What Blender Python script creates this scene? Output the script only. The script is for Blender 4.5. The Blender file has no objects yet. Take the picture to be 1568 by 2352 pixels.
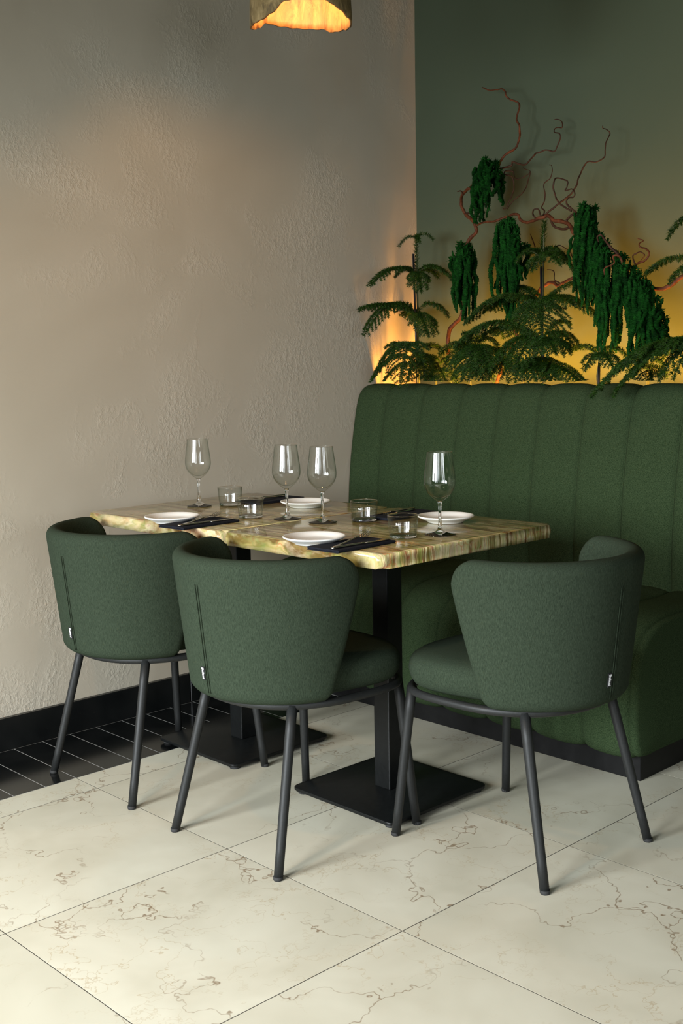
import bpy, bmesh, math, random
from mathutils import Vector, Matrix, noise

scene = bpy.context.scene
COL = scene.collection

# ------------------------------------------------------------------ camera
F_PX = 2640.38
CAM_LOC = (-3.6049, -3.30468, 1.19528)
CAM_R = (0.722675, -0.690938, -0.018611)
CAM_U = (0.101768, 0.079734, 0.991608)
CAM_F = (0.683655, 0.718504, -0.127937)
cd = bpy.data.cameras.new('camera')
cam = bpy.data.objects.new('camera', cd)
COL.objects.link(cam)
cd.sensor_fit = 'VERTICAL'
cd.sensor_height = 36.0
cd.lens = F_PX / 2352.0 * 36.0
cd.clip_start = 0.05
cam.matrix_world = Matrix(((CAM_R[0], CAM_U[0], -CAM_F[0], CAM_LOC[0]),
                           (CAM_R[1], CAM_U[1], -CAM_F[1], CAM_LOC[1]),
                           (CAM_R[2], CAM_U[2], -CAM_F[2], CAM_LOC[2]),
                           (0, 0, 0, 1)))
scene.camera = cam

# ------------------------------------------------------------------ light
vs = scene.view_settings
vs.view_transform = 'Standard'
vs.look = 'None'
vs.exposure = 0.0
vs.gamma = 1.0
vs.use_curve_mapping = False

cy = scene.cycles
cy.max_bounces = 6; cy.diffuse_bounces = 2; cy.glossy_bounces = 2; cy.transmission_bounces = 7; cy.transparent_max_bounces = 14
cy.caustics_reflective = False; cy.caustics_refractive = False

world = bpy.data.worlds.new('world')
scene.world = world
world.use_nodes = True
bg = world.node_tree.nodes['Background']
bg.inputs[0].default_value = (0.75, 0.87, 1.0, 1)
bg.inputs[1].default_value = 0.35

def area(name, loc, direction, sx, sy, power, color, spread=180, along=Vector((0, 0, 1))):
    l = bpy.data.lights.new(name, 'AREA')
    l.shape = 'RECTANGLE'; l.size = sx; l.size_y = sy
    l.energy = power; l.color = color
    l.spread = math.radians(spread)
    o = bpy.data.objects.new(name, l); COL.objects.link(o)
    o.location = loc
    z = -Vector(direction).normalized()                     # long side (size_y) stays in the plane of `along`
    y = along - z * along.dot(z); y.normalize()
    x = y.cross(z)
    o.rotation_euler = Matrix((x, y, z)).transposed().to_euler()
    return o

DAY = (0.90, 0.96, 1.0)
WIN_X = -5.4
# daylight through the tall windows of the street side (x = WIN_X) and of the side behind the camera
WIN_A = [(-0.95, 1.0), (-2.2, 1.0), (-3.45, 1.0), (-4.7, 1.0)]        # centre y, width
for (wy, ww), pw in zip(WIN_A, (98, 74, 18, 5)):
    area('window_daylight', (WIN_X + 0.02, wy, 1.32), (1, 0.0, -0.55), ww - 0.1, 1.3, pw, DAY, 106)
WIN_B = [(-4.2, 1.0), (-2.9, 1.0)]                                     # centre x, width (wall at y = -6.5)
for wx, ww in WIN_B:
    area('window_daylight', (wx, -6.48, 1.45), (0, 1, -0.45), ww - 0.1, 1.5, 20, DAY, 120)

# ------------------------------------------------------------------ helpers
def link(o, parent=None):
    COL.objects.link(o)
    if parent is not None:
        o.parent = parent
    return o

def tag(o, label=None, cat=None, group=None, kind=None):
    if label: o['label'] = label
    if cat: o['category'] = cat
    if group: o['group'] = group
    if kind: o['kind'] = kind
    return o

def thing(name, label, cat, loc=(0, 0, 0), rz=0.0, group=None):
    o = bpy.data.objects.new(name, None)
    o.empty_display_size = 0.05
    link(o)
    o.location = loc; o.rotation_euler = (0, 0, rz)
    return tag(o, label, cat, group)

def mesh(name, verts, faces, mat, smooth=True):
    me = bpy.data.meshes.new(name)
    me.from_pydata([tuple(v) for v in verts], [], faces)
    me.materials.append(mat)
    if smooth:
        me.polygons.foreach_set('use_smooth', [True] * len(me.polygons))
    me.update()
    return me

def obj(name, me, parent=None, loc=None, rz=0.0):
    o = bpy.data.objects.new(name, me)
    link(o, parent)
    if loc is not None: o.location = loc
    if rz: o.rotation_euler = (0, 0, rz)
    return o

def bm_mesh(name, bm, mat, smooth=False):
    me = bpy.data.meshes.new(name)
    bm.normal_update()
    bm.to_mesh(me); bm.free()
    me.materials.append(mat)
    if smooth:
        me.polygons.foreach_set('use_smooth', [True] * len(me.polygons))
    return me

def box_bm(x0, x1, y0, y1, z0, z1, bevel=0.0, seg=2, bm=None):
    own = bm is None
    if own: bm = bmesh.new()
    vs_ = [bm.verts.new((x, y, z)) for x in (x0, x1) for y in (y0, y1) for z in (z0, z1)]
    fs = [(0, 1, 3, 2), (4, 6, 7, 5), (0, 4, 5, 1), (2, 3, 7, 6), (0, 2, 6, 4), (1, 5, 7, 3)]
    faces = [bm.faces.new([vs_[i] for i in f]) for f in fs]
    if bevel > 0:
        es = set(e for f in faces for e in f.edges)
        bmesh.ops.bevel(bm, geom=list(es), offset=bevel, segments=seg, profile=0.5, affect='EDGES')
    return bm

def box(name, x0, x1, y0, y1, z0, z1, mat, parent=None, bevel=0.0, seg=2, smooth=False):
    return obj(name, bm_mesh(name, box_bm(x0, x1, y0, y1, z0, z1, bevel, seg), mat, smooth), parent)

def lathe(profile, n=48, close=False):
    """profile: list of (r, z) -> verts, faces; r==0 makes a pole"""
    verts, faces, rows = [], [], []
    for r, z in profile:
        if r < 1e-6:
            rows.append([len(verts)]); verts.append((0, 0, z))
        else:
            rows.append(list(range(len(verts), len(verts) + n)))
            for k in range(n):
                a = 2 * math.pi * k / n
                verts.append((r * math.cos(a), r * math.sin(a), z))
    pairs = list(zip(rows[:-1], rows[1:]))
    if close: pairs.append((rows[-1], rows[0]))
    for a, b in pairs:
        if len(a) == 1 and len(b) == 1: continue
        for k in range(n):
            k2 = (k + 1) % n
            if len(a) == 1: faces.append((a[0], b[k2], b[k]))
            elif len(b) == 1: faces.append((a[k], a[k2], b[0]))
            else: faces.append((a[k], a[k2], b[k2], b[k]))
    return verts, faces

def catmull(pts, sub=5):
    P = [Vector(p) for p in pts]
    if len(P) < 3: return P
    out = []
    for i in range(len(P) - 1):
        p0 = P[max(i - 1, 0)]; p1 = P[i]; p2 = P[i + 1]; p3 = P[min(i + 2, len(P) - 1)]
        for k in range(sub):
            t = k / sub
            out.append(0.5 * ((2 * p1) + (p2 - p0) * t + (2 * p0 - 5 * p1 + 4 * p2 - p3) * t * t
                              + (3 * p1 - p0 - 3 * p2 + p3) * t ** 3))
    out.append(P[-1])
    return out

def tube(pts, radii, n=8, verts=None, faces=None, closed=False):
    """tube along pts (Vectors); returns verts, faces"""
    if verts is None: verts, faces = [], []
    m = len(pts)
    up = Vector((0.13, 0.31, 0.94))
    prev = None
    rows = []
    for i, p in enumerate(pts):
        if closed: t = pts[(i + 1) % m] - pts[i - 1]
        else: t = pts[min(i + 1, m - 1)] - pts[max(i - 1, 0)]
        if t.length < 1e-9: t = Vector((0, 0, 1))
        t.normalize()
        if prev is None:
            a = t.cross(up)
            if a.length < 1e-4: a = t.cross(Vector((1, 0, 0)))
        else:
            a = prev - t * prev.dot(t)
        a.normalize(); prev = a
        b = t.cross(a)
        r = radii[i] if not isinstance(radii, (int, float)) else radii
        row = []
        for k in range(n):
            ang = 2 * math.pi * k / n
            row.append(len(verts))
            verts.append(p + a * (r * math.cos(ang)) + b * (r * math.sin(ang)))
        rows.append(row)
    rng_ = range(m if closed else m - 1)
    for i in rng_:
        A, B = rows[i], rows[(i + 1) % m]
        for k in range(n):
            k2 = (k + 1) % n
            faces.append((A[k], A[k2], B[k2], B[k]))
    if not closed:
        faces.append(tuple(reversed(rows[0])))
        faces.append(tuple(rows[-1]))
    return verts, faces

# ------------------------------------------------------------------ materials
def new_mat(name):
    m = bpy.data.materials.new(name); m.use_nodes = True
    nt = m.node_tree
    return m, nt, nt.nodes['Principled BSDF']

def node(nt, kind, **kw):
    n = nt.nodes.new(kind)
    for k, v in kw.items():
        if k.startswith('i_'):
            n.inputs[k[2:].replace('_', ' ')].default_value = v
        else:
            setattr(n, k, v)
    return n

def ramp(nt, fac, stops, interp='LINEAR'):
    r = nt.nodes.new('ShaderNodeValToRGB')
    r.color_ramp.interpolation = interp
    e = r.color_ramp.elements
    while len(e) < len(stops): e.new(0.5)
    for el, (p, c) in zip(e, stops):
        el.position = p
        el.color = (c[0], c[1], c[2], 1) if not isinstance(c, (int, float)) else (c, c, c, 1)
    nt.links.new(fac, r.inputs[0])
    return r.outputs[0]

def mapping(nt, coord, scale=(1, 1, 1), loc=(0, 0, 0), rot=(0, 0, 0)):
    m = nt.nodes.new('ShaderNodeMapping')
    m.inputs['Scale'].default_value = scale
    m.inputs['Location'].default_value = loc
    m.inputs['Rotation'].default_value = rot
    nt.links.new(coord, m.inputs['Vector'])
    return m.outputs[0]

def nz(nt, vec, scale, detail=2.0, rough=0.5, dist=0.0):
    n = nt.nodes.new('ShaderNodeTexNoise')
    n.inputs['Scale'].default_value = scale
    n.inputs['Detail'].default_value = detail
    n.inputs['Roughness'].default_value = rough
    n.inputs['Distortion'].default_value = dist
    if vec is not None: nt.links.new(vec, n.inputs['Vector'])
    return n

def mixc(nt, fac, a, b, mode='MIX'):
    m = nt.nodes.new('ShaderNodeMix'); m.data_type = 'RGBA'; m.blend_type = mode
    for sock, v in ((m.inputs[0], fac), (m.inputs[6], a), (m.inputs[7], b)):
        if hasattr(v, 'is_linked'): nt.links.new(v, sock)
        elif isinstance(v, (int, float)): sock.default_value = v
        else: sock.default_value = (*v, 1)
    return m.outputs[2]

def mth(nt, op, a, b=None, clamp=False):
    m = nt.nodes.new('ShaderNodeMath'); m.operation = op; m.use_clamp = clamp
    for s, v in zip(m.inputs, (a, b)):
        if v is None: continue
        if hasattr(v, 'is_linked'): nt.links.new(v, s)
        else: s.default_value = v
    return m.outputs[0]

def bump(nt, bsdf, height, strength=0.3, dist=0.01, chain=None):
    b = nt.nodes.new('ShaderNodeBump')
    b.inputs['Strength'].default_value = strength
    b.inputs['Distance'].default_value = dist
    nt.links.new(height, b.inputs['Height'])
    if chain is not None: nt.links.new(chain, b.inputs['Normal'])
    nt.links.new(b.outputs[0], bsdf.inputs['Normal'])
    return b.outputs[0]

def plain(name, color, rough=0.5, metal=0.0, spec=0.5, noise_amt=0.0, scale=60, bump_s=0.0):
    m, nt, b = new_mat(name)
    b.inputs['Base Color'].default_value = (*color, 1)
    b.inputs['Roughness'].default_value = rough
    b.inputs['Metallic'].default_value = metal
    b.inputs['Specular IOR Level'].default_value = spec
    if noise_amt or bump_s:
        tc = nt.nodes.new('ShaderNodeTexCoord')
        n = nz(nt, tc.outputs['Object'], scale, 3)
        if noise_amt:
            lo = tuple(max(0, c * (1 - noise_amt)) for c in color); hi = tuple(c * (1 + noise_amt) for c in color)
            nt.links.new(ramp(nt, n.outputs[0], [(0.3, lo), (0.7, hi)]), b.inputs['Base Color'])
        if bump_s: bump(nt, b, n.outputs[0], bump_s, 0.002)
    return m

def m_plaster():
    m, nt, b = new_mat('plaster')
    g = nt.nodes.new('ShaderNodeNewGeometry').outputs['Position']
    big = nz(nt, g, 1.3, 3, 0.6, 0.4)
    mid = nz(nt, g, 5.0, 4, 0.65, 0.6)
    fine = nz(nt, mapping(nt, g, (1, 1, 0.75)), 70, 3, 0.65, 0.6)
    grit = nz(nt, g, 260, 1, 0.6)
    mask = ramp(nt, mth(nt, 'ADD', mth(nt, 'MULTIPLY', big.outputs[0], 0.55), mth(nt, 'MULTIPLY', mid.outputs[0], 0.45)),
                [(0.50, 0.0), (0.60, 1.0)])
    base = ramp(nt, big.outputs[0], [(0.3, (0.40, 0.355, 0.275)), (0.7, (0.475, 0.43, 0.345))])
    pits = ramp(nt, fine.outputs[0], [(0.42, 0.0), (0.62, 1.0)])
    spots = mth(nt, 'MULTIPLY', mask, pits)
    base = mixc(nt, mth(nt, 'MULTIPLY', spots, 0.30), base, (0.52, 0.48, 0.40))
    nt.links.new(base, b.inputs['Base Color'])
    b.inputs['Roughness'].default_value = 0.72
    b.inputs['Specular IOR Level'].default_value = 0.25
    h = mth(nt, 'ADD', mth(nt, 'MULTIPLY', spots, 0.8), mth(nt, 'MULTIPLY', grit.outputs[0], 0.05))
    h = mth(nt, 'ADD', h, mth(nt, 'MULTIPLY', mid.outputs[0], 0.5))
    bump(nt, b, h, 0.22, 0.006)
    return m

def m_green_wall():
    m, nt, b = new_mat('green_paint')
    g = nt.nodes.new('ShaderNodeNewGeometry').outputs['Position']
    n1 = nz(nt, g, 1.5, 3)
    nt.links.new(ramp(nt, n1.outputs[0], [(0.3, (0.052, 0.069, 0.042)), (0.7, (0.061, 0.080, 0.050))]), b.inputs['Base Color'])
    b.inputs['Roughness'].default_value = 0.75
    b.inputs['Specular IOR Level'].default_value = 0.2
    return m

def m_cream_marble():
    m, nt, b = new_mat('cream_marble')
    g = nt.nodes.new('ShaderNodeNewGeometry').outputs['Position']
    oi = nt.nodes.new('ShaderNodeObjectInfo')
    off = nt.nodes.new('ShaderNodeVectorMath'); off.operation = 'MULTIPLY_ADD'
    cmb = nt.nodes.new('ShaderNodeCombineXYZ')
    for s in cmb.inputs: nt.links.new(oi.outputs['Random'], s)
    nt.links.new(cmb.outputs[0], off.inputs[0])
    off.inputs[1].default_value = (31.0, 17.0, 5.0)
    nt.links.new(g, off.inputs[2])
    P = off.outputs[0]
    def warped(amt, sc, src):
        nn = nz(nt, src, sc, 4, 0.6)
        va = nt.nodes.new('ShaderNodeVectorMath'); va.operation = 'MULTIPLY_ADD'
        nt.links.new(nn.outputs['Color'], va.inputs[0]); va.inputs[1].default_value = (amt, amt, amt)
        nt.links.new(src, va.inputs[2])
        return va.outputs[0]
    def veins(scale, amt, nsc, width, mscale, lo, hi):
        v = nt.nodes.new('ShaderNodeTexVoronoi'); v.feature = 'DISTANCE_TO_EDGE'
        v.inputs['Scale'].default_value = scale
        nt.links.new(warped(amt, nsc, P), v.inputs['Vector'])
        line = ramp(nt, v.outputs['Distance'], [(0.0, 1.0), (width, 0.0)])
        mk = ramp(nt, nz(nt, P, mscale, 4, 0.6).outputs[0], [(lo, 0.0), (hi, 1.0)])
        return mth(nt, 'MULTIPLY', line, mk)
    v1 = veins(2.3, 0.62, 5.0, 0.011, 2.2, 0.44, 0.54)
    v2 = veins(6.0, 0.36, 9.0, 0.017, 2.8, 0.44, 0.60)
    cloud = nz(nt, P, 3.2, 3, 0.6, 0.5)
    col = ramp(nt, cloud.outputs[0], [(0.25, (0.42, 0.395, 0.31)), (0.5, (0.485, 0.46, 0.372)), (0.75, (0.54, 0.52, 0.43))])
    tint = ramp(nt, oi.outputs['Random'], [(0.0, (0.93, 0.93, 0.90)), (1.0, (1.04, 1.03, 1.0))])
    col = mixc(nt, 1.0, col, tint, 'MULTIPLY')
    col = mixc(nt, mth(nt, 'MULTIPLY', v2, 0.55), col, (0.30, 0.21, 0.10))
    col = mixc(nt, mth(nt, 'MULTIPLY', v1, 0.85), col, (0.15, 0.085, 0.035))
    nt.links.new(col, b.inputs['Base Color'])
    b.inputs['Roughness'].default_value = 0.36
    b.inputs['Specular IOR Level'].default_value = 0.45
    return m

def m_black_granite(name='black_granite', rough=0.16):
    m, nt, b = new_mat(name)
    g = nt.nodes.new('ShaderNodeNewGeometry').outputs['Position']
    v = nt.nodes.new('ShaderNodeTexVoronoi'); v.inputs['Scale'].default_value = 170
    nt.links.new(g, v.inputs['Vector'])
    sp = ramp(nt, v.outputs['Distance'], [(0.0, 1.0), (0.13, 0.0)])
    mk = ramp(nt, nz(nt, g, 60, 2).outputs[0], [(0.58, 0.0), (0.66, 1.0)])
    f = mth(nt, 'MULTIPLY', sp, mk)
    base = ramp(nt, nz(nt, g, 9, 4).outputs[0], [(0.35, (0.0035, 0.0040, 0.0042)), (0.65, (0.0075, 0.0080, 0.0078))])
    nt.links.new(mixc(nt, f, base, (0.20, 0.16, 0.10)), b.inputs['Base Color'])
    b.inputs['Roughness'].default_value = rough
    b.inputs['Specular IOR Level'].default_value = 0.5
    return m

def m_onyx():
    m, nt, b = new_mat('banded_onyx')
    g = nt.nodes.new('ShaderNodeNewGeometry').outputs['Position']
    oi = nt.nodes.new('ShaderNodeObjectInfo')
    sep = nt.nodes.new('ShaderNodeSeparateXYZ'); nt.links.new(g, sep.inputs[0])
    shift = mth(nt, 'MULTIPLY', oi.outputs['Random'], 3.0)
    wob = nz(nt, mapping(nt, g, (2.2, 1.0, 2.0)), 2.4, 4, 0.55)
    wob2 = nz(nt, mapping(nt, g, (10, 3, 10)), 3.0, 3, 0.6)
    x = mth(nt, 'ADD', sep.outputs[0], mth(nt, 'MULTIPLY', wob.outputs[0], 0.07))
    x = mth(nt, 'ADD', x, mth(nt, 'MULTIPLY', wob2.outputs[0], 0.006))
    x = mth(nt, 'ADD', x, shift)
    def band(sc, yamt, det=3.0):
        c = nt.nodes.new('ShaderNodeCombineXYZ')
        nt.links.new(mth(nt, 'MULTIPLY', x, sc), c.inputs[0])
        nt.links.new(mth(nt, 'MULTIPLY', sep.outputs[1], yamt), c.inputs[1])
        nt.links.new(mth(nt, 'MULTIPLY', sep.outputs[2], yamt * 2), c.inputs[2])
        return nz(nt, c.outputs[0], 1.0, det, 0.6).outputs[0]
    b1 = band(34, 1.2)
    b2 = band(95, 2.4)
    b3 = band(22, 1.6)
    col = ramp(nt, b1, [(0.28, (0.12, 0.15, 0.035)), (0.36, (0.28, 0.27, 0.085)), (0.42, (0.52, 0.40, 0.20)), (0.47, (0.20, 0.23, 0.07)),
                        (0.51, (0.62, 0.51, 0.31)), (0.55, (0.42, 0.37, 0.18)), (0.59, (0.68, 0.59, 0.42)), (0.65, (0.24, 0.25, 0.08)), (0.72, (0.50, 0.37, 0.16))])
    col = mixc(nt, ramp(nt, b2, [(0.52, 0.0), (0.66, 0.5)]), col, (0.64, 0.57, 0.40))
    dark = ramp(nt, b2, [(0.36, 1.0), (0.47, 0.0)])
    col = mixc(nt, mth(nt, 'MULTIPLY', dark, 0.8), col, (0.15, 0.085, 0.025))
    red = ramp(nt, b3, [(0.53, 0.0), (0.56, 1.0), (0.59, 0.0)])
    col = mixc(nt, mth(nt, 'MULTIPLY', red, 0.8), col, (0.20, 0.05, 0.03))
    # cross-grain blotches and rusty cracks
    bl = nz(nt, mapping(nt, g, (1.2, 1, 1.6)), 20, 5, 0.65, 0.8).outputs[0]
    bl2 = nz(nt, mapping(nt, g, (1.5, 1, 2.0), (3.1, 1.7, 0.4)), 11, 4, 0.6, 0.6).outputs[0]
    col = mixc(nt, ramp(nt, bl2, [(0.50, 0.0), (0.64, 0.55)]), col, (0.60, 0.52, 0.40))
    col = mixc(nt, ramp(nt, bl, [(0.55, 0.0), (0.66, 0.55)]), col, (0.20, 0.25, 0.10))
    v = nt.nodes.new('ShaderNodeTexVoronoi'); v.feature = 'DISTANCE_TO_EDGE'; v.inputs['Scale'].default_value = 26
    wv = nt.nodes.new('ShaderNodeVectorMath'); wv.operation = 'MULTIPLY_ADD'
    nt.links.new(nz(nt, g, 30, 4).outputs['Color'], wv.inputs[0]); wv.inputs[1].default_value = (0.05, 0.05, 0.05)
    nt.links.new(g, wv.inputs[2]); nt.links.new(wv.outputs[0], v.inputs['Vector'])
    cr = mth(nt, 'MULTIPLY', ramp(nt, v.outputs['Distance'], [(0.0, 1.0), (0.05, 0.0)]),
             ramp(nt, nz(nt, g, 9, 3).outputs[0], [(0.52, 0.0), (0.64, 0.75)]))
    col = mixc(nt, cr, col, (0.45, 0.14, 0.05))
    b4 = band(58, 1.8, 4.0)
    col = mixc(nt, 1.0, col, ramp(nt, b4, [(0.34, (0.42, 0.30, 0.16)), (0.45, (1.0, 0.96, 0.86)), (0.51, (0.72, 0.76, 0.50)), (0.56, (1.0, 1.0, 0.92)), (0.66, (0.80, 0.62, 0.40))]), 'MULTIPLY')
    nt.links.new(col, b.inputs['Base Color'])
    b.inputs['Roughness'].default_value = 0.10
    b.inputs['Specular IOR Level'].default_value = 0.28
    return m

def m_fabric(name, lo, hi, sc, stretch, coord='Object', bs=0.35, sheen=0.25):
    m, nt, b = new_mat(name)
    if coord == 'Object': c = nt.nodes.new('ShaderNodeTexCoord').outputs['Object']
    else: c = nt.nodes.new('ShaderNodeNewGeometry').outputs['Position']
    a = nz(nt, mapping(nt, c, stretch), sc, 2, 0.7)
    d = nz(nt, c, sc * 2.4, 1, 0.6)
    s = mth(nt, 'ADD', mth(nt, 'MULTIPLY', a.outputs[0], 0.65), mth(nt, 'MULTIPLY', d.outputs[0], 0.35))
    nt.links.new(ramp(nt, s, [(0.36, lo), (0.64, hi)]), b.inputs['Base Color'])
    b.inputs['Roughness'].default_value = 0.95
    b.inputs['Specular IOR Level'].default_value = 0.05
    b.inputs['Sheen Weight'].default_value = sheen
    b.inputs['Sheen Roughness'].default_value = 0.45
    b.inputs['Sheen Tint'].default_value = (0.55, 0.9, 0.62, 1)
    bump(nt, b, s, bs, 0.0015)
    return m

def m_glass():
    m, nt, b = new_mat('clear_glass')
    b.inputs['Base Color'].default_value = (1, 1, 1, 1)
    b.inputs['Roughness'].default_value = 0.0
    b.inputs['IOR'].default_value = 1.48
    b.inputs['Transmission Weight'].default_value = 1.0
    return m

def m_thin_glass():
    m, nt, b = new_mat('thin_clear_glass')
    tr = nt.nodes.new('ShaderNodeBsdfTransparent')
    lw = nt.nodes.new('ShaderNodeLayerWeight'); lw.inputs['Blend'].default_value = 0.5
    nt.links.new(ramp(nt, lw.outputs['Facing'], [(0.0, (0.985, 0.99, 0.985)), (0.6, (0.95, 0.965, 0.955)), (0.85, (0.80, 0.84, 0.81)), (1.0, (0.50, 0.55, 0.52))]), tr.inputs['Color'])
    gl = nt.nodes.new('ShaderNodeBsdfGlossy'); gl.inputs['Roughness'].default_value = 0.0
    mx = nt.nodes.new('ShaderNodeMixShader')
    nt.links.new(ramp(nt, lw.outputs['Facing'], [(0.0, 0.042), (0.45, 0.05), (0.7, 0.13), (0.88, 0.42), (1.0, 0.97)]), mx.inputs[0]); nt.links.new(tr.outputs[0], mx.inputs[1]); nt.links.new(gl.outputs[0], mx.inputs[2])
    nt.links.new(mx.outputs[0], nt.nodes['Material Output'].inputs[0])
    return m

def m_leaf(name, lo, hi, rough=0.55):
    m, nt, b = new_mat(name)
    g = nt.nodes.new('ShaderNodeNewGeometry').outputs['Position']
    n = nz(nt, g, 45, 3)
    c = ramp(nt, n.outputs[0], [(0.3, lo), (0.7, hi)])
    nt.links.new(c, b.inputs['Base Color'])
    b.inputs['Roughness'].default_value = rough
    b.inputs['Specular IOR Level'].default_value = 0.15
    tr = nt.nodes.new('ShaderNodeBsdfTranslucent')
    nt.links.new(c, tr.inputs['Color'])
    ms = nt.nodes.new('ShaderNodeMixShader'); ms.inputs[0].default_value = 0.38
    nt.links.new(b.outputs[0], ms.inputs[1]); nt.links.new(tr.outputs[0], ms.inputs[2])
    nt.links.new(ms.outputs[0], nt.nodes['Material Output'].inputs[0])
    return m

def m_emit(name, color, strength):
    m, nt, b = new_mat(name)
    b.inputs['Base Color'].default_value = (0.8, 0.7, 0.5, 1)
    b.inputs['Emission Color'].default_value = (*color, 1)
    b.inputs['Emission Strength'].default_value = strength
    return m

def m_shade_out():
    m, nt, b = new_mat('shade_crust')
    c = nt.nodes.new('ShaderNodeTexCoord').outputs['Object']
    n = nz(nt, mapping(nt, c, (1, 1, 0.5)), 28, 6, 0.7, 0.8)
    nt.links.new(ramp(nt, n.outputs[0], [(0.32, (0.035, 0.022, 0.008)), (0.5, (0.16, 0.11, 0.04)), (0.68, (0.30, 0.22, 0.10))]), b.inputs['Base Color'])
    b.inputs['Roughness'].default_value = 0.8
    bump(nt, b, n.outputs[0], 0.6, 0.006)
    return m

def m_shade_in():
    m, nt, b = new_mat('shade_gilt')
    c = nt.nodes.new('ShaderNodeTexCoord').outputs['Object']
    n = nz(nt, mapping(nt, c, (1, 1, 0.35)), 22, 6, 0.7, 1.2)
    nt.links.new(ramp(nt, n.outputs[0], [(0.33, (0.055, 0.013, 0.003)), (0.44, (0.13, 0.055, 0.012)), (0.6, (0.19, 0.105, 0.032))]), b.inputs['Base Color'])
    b.inputs['Roughness'].default_value = 0.6
    bump(nt, b, n.outputs[0], 0.4, 0.004)
    return m

PLASTER = m_plaster(); GREEN = m_green_wall(); MARBLE = m_cream_marble(); GRANITE = m_black_granite()
SKIRT = m_black_granite('black_skirting', 0.30)
GROUT = plain('grout', (0.05, 0.042, 0.03), 0.9, noise_amt=0.2)
GROUT_L = plain('grout_light', (0.30, 0.30, 0.28), 0.9, noise_amt=0.2)
ONYX = m_onyx()
CHAIR_FAB = m_fabric('chair_fabric', (0.013, 0.0195, 0.012), (0.034, 0.047, 0.030), 700, (1, 1, 0.16), sheen=0.0)
BENCH_FAB = m_fabric('bench_fabric', (0.008, 0.0165, 0.0065), (0.043, 0.067, 0.030), 520, (1, 0.6, 1), 'World', 0.5, 0.0)
STEEL_BLACK = plain('black_powder_coat', (0.013, 0.0138, 0.0135), 0.5, 0.0, 0.25, 0.15, 200, 0.05)
BASE_BLACK = plain('black_base_metal', (0.005, 0.0056, 0.0056), 0.36, 0.0, 0.25, 0.2, 90, 0.03)
RUBBER = plain('rubber', (0.012, 0.012, 0.012), 0.8, noise_amt=0.1)
PLINTH = plain('black_plinth', (0.004, 0.004, 0.004), 0.5, 0.0, 0.2, noise_amt=0.3, scale=30)
CHINA = plain('white_china', (0.80, 0.79, 0.74), 0.16, 0, 0.5, 0.02, 20)
NAPKIN = plain('black_napkin', (0.010, 0.011, 0.016), 0.95, 0, 0.15, 0.4, 500, 0.2)
STEEL = plain('polished_steel', (0.62, 0.58, 0.53), 0.16, 1.0, 0.5, 0.05, 80)
GLASS = m_glass(); THIN = m_thin_glass()
BARK = plain('red_bark', (0.085, 0.024, 0.008), 0.65, 0, 0.2, 0.55, 60, 0.4)
TWIG_BARK = plain('twig_bark', (0.038, 0.015, 0.007), 0.65, 0, 0.2, 0.5, 60, 0.4)
PINE = m_leaf('pine_needles', (0.008, 0.032, 0.003), (0.032, 0.088, 0.008))
PINE_STEM = plain('pine_stem', (0.055, 0.065, 0.02), 0.7, noise_amt=0.4, scale=80)
TASSEL = m_leaf('amaranthus_tassel', (0.001, 0.022, 0.002), (0.008, 0.088, 0.008), 0.8)
STAKE = plain('black_stake', (0.008, 0.009, 0.012), 0.4, noise_amt=0.2)
SOIL = plain('soil', (0.02, 0.014, 0.009), 0.95, noise_amt=0.6, scale=120, bump_s=0.6)
CEIL = plain('ceiling_paint', (0.10, 0.10, 0.085), 0.9, noise_amt=0.08, scale=4)
FRAME = plain('window_frame_paint', (0.03, 0.03, 0.03), 0.5, noise_amt=0.1)
TAG_BLACK = plain('tag_black', (0.006, 0.006, 0.008), 0.7, noise_amt=0.1)
TAG_WHITE = plain('tag_white', (0.80, 0.80, 0.82), 0.7, noise_amt=0.03)
LED_MAT = m_emit('led_diffuser', (1.0, 0.48, 0.08), 6.0)
BULB_MAT = m_emit('bulb_glow', (1.0, 0.56, 0.20), 9.0)
SHADE_OUT = m_shade_out(); SHADE_IN = m_shade_in()

# ------------------------------------------------------------------ the room
H = 3.1
XW, YW = WIN_X, -6.5
wl = box('wall_left', XW - 0.12, 0.12, 0.0, 0.12, 0, H, PLASTER); tag(wl, 'beige textured plaster wall on the left', kind='structure')
wb = box('wall_back', 0.0, 0.12, YW, 0.0, 0, H, GREEN); tag(wb, 'dark green painted wall behind the bench', kind='structure')
ce = box('ceiling', XW - 0.12, 0.12, YW - 0.12, 0.12, H, H + 0.1, CEIL); tag(ce, 'dark painted ceiling above the tables', kind='structure')

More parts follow.
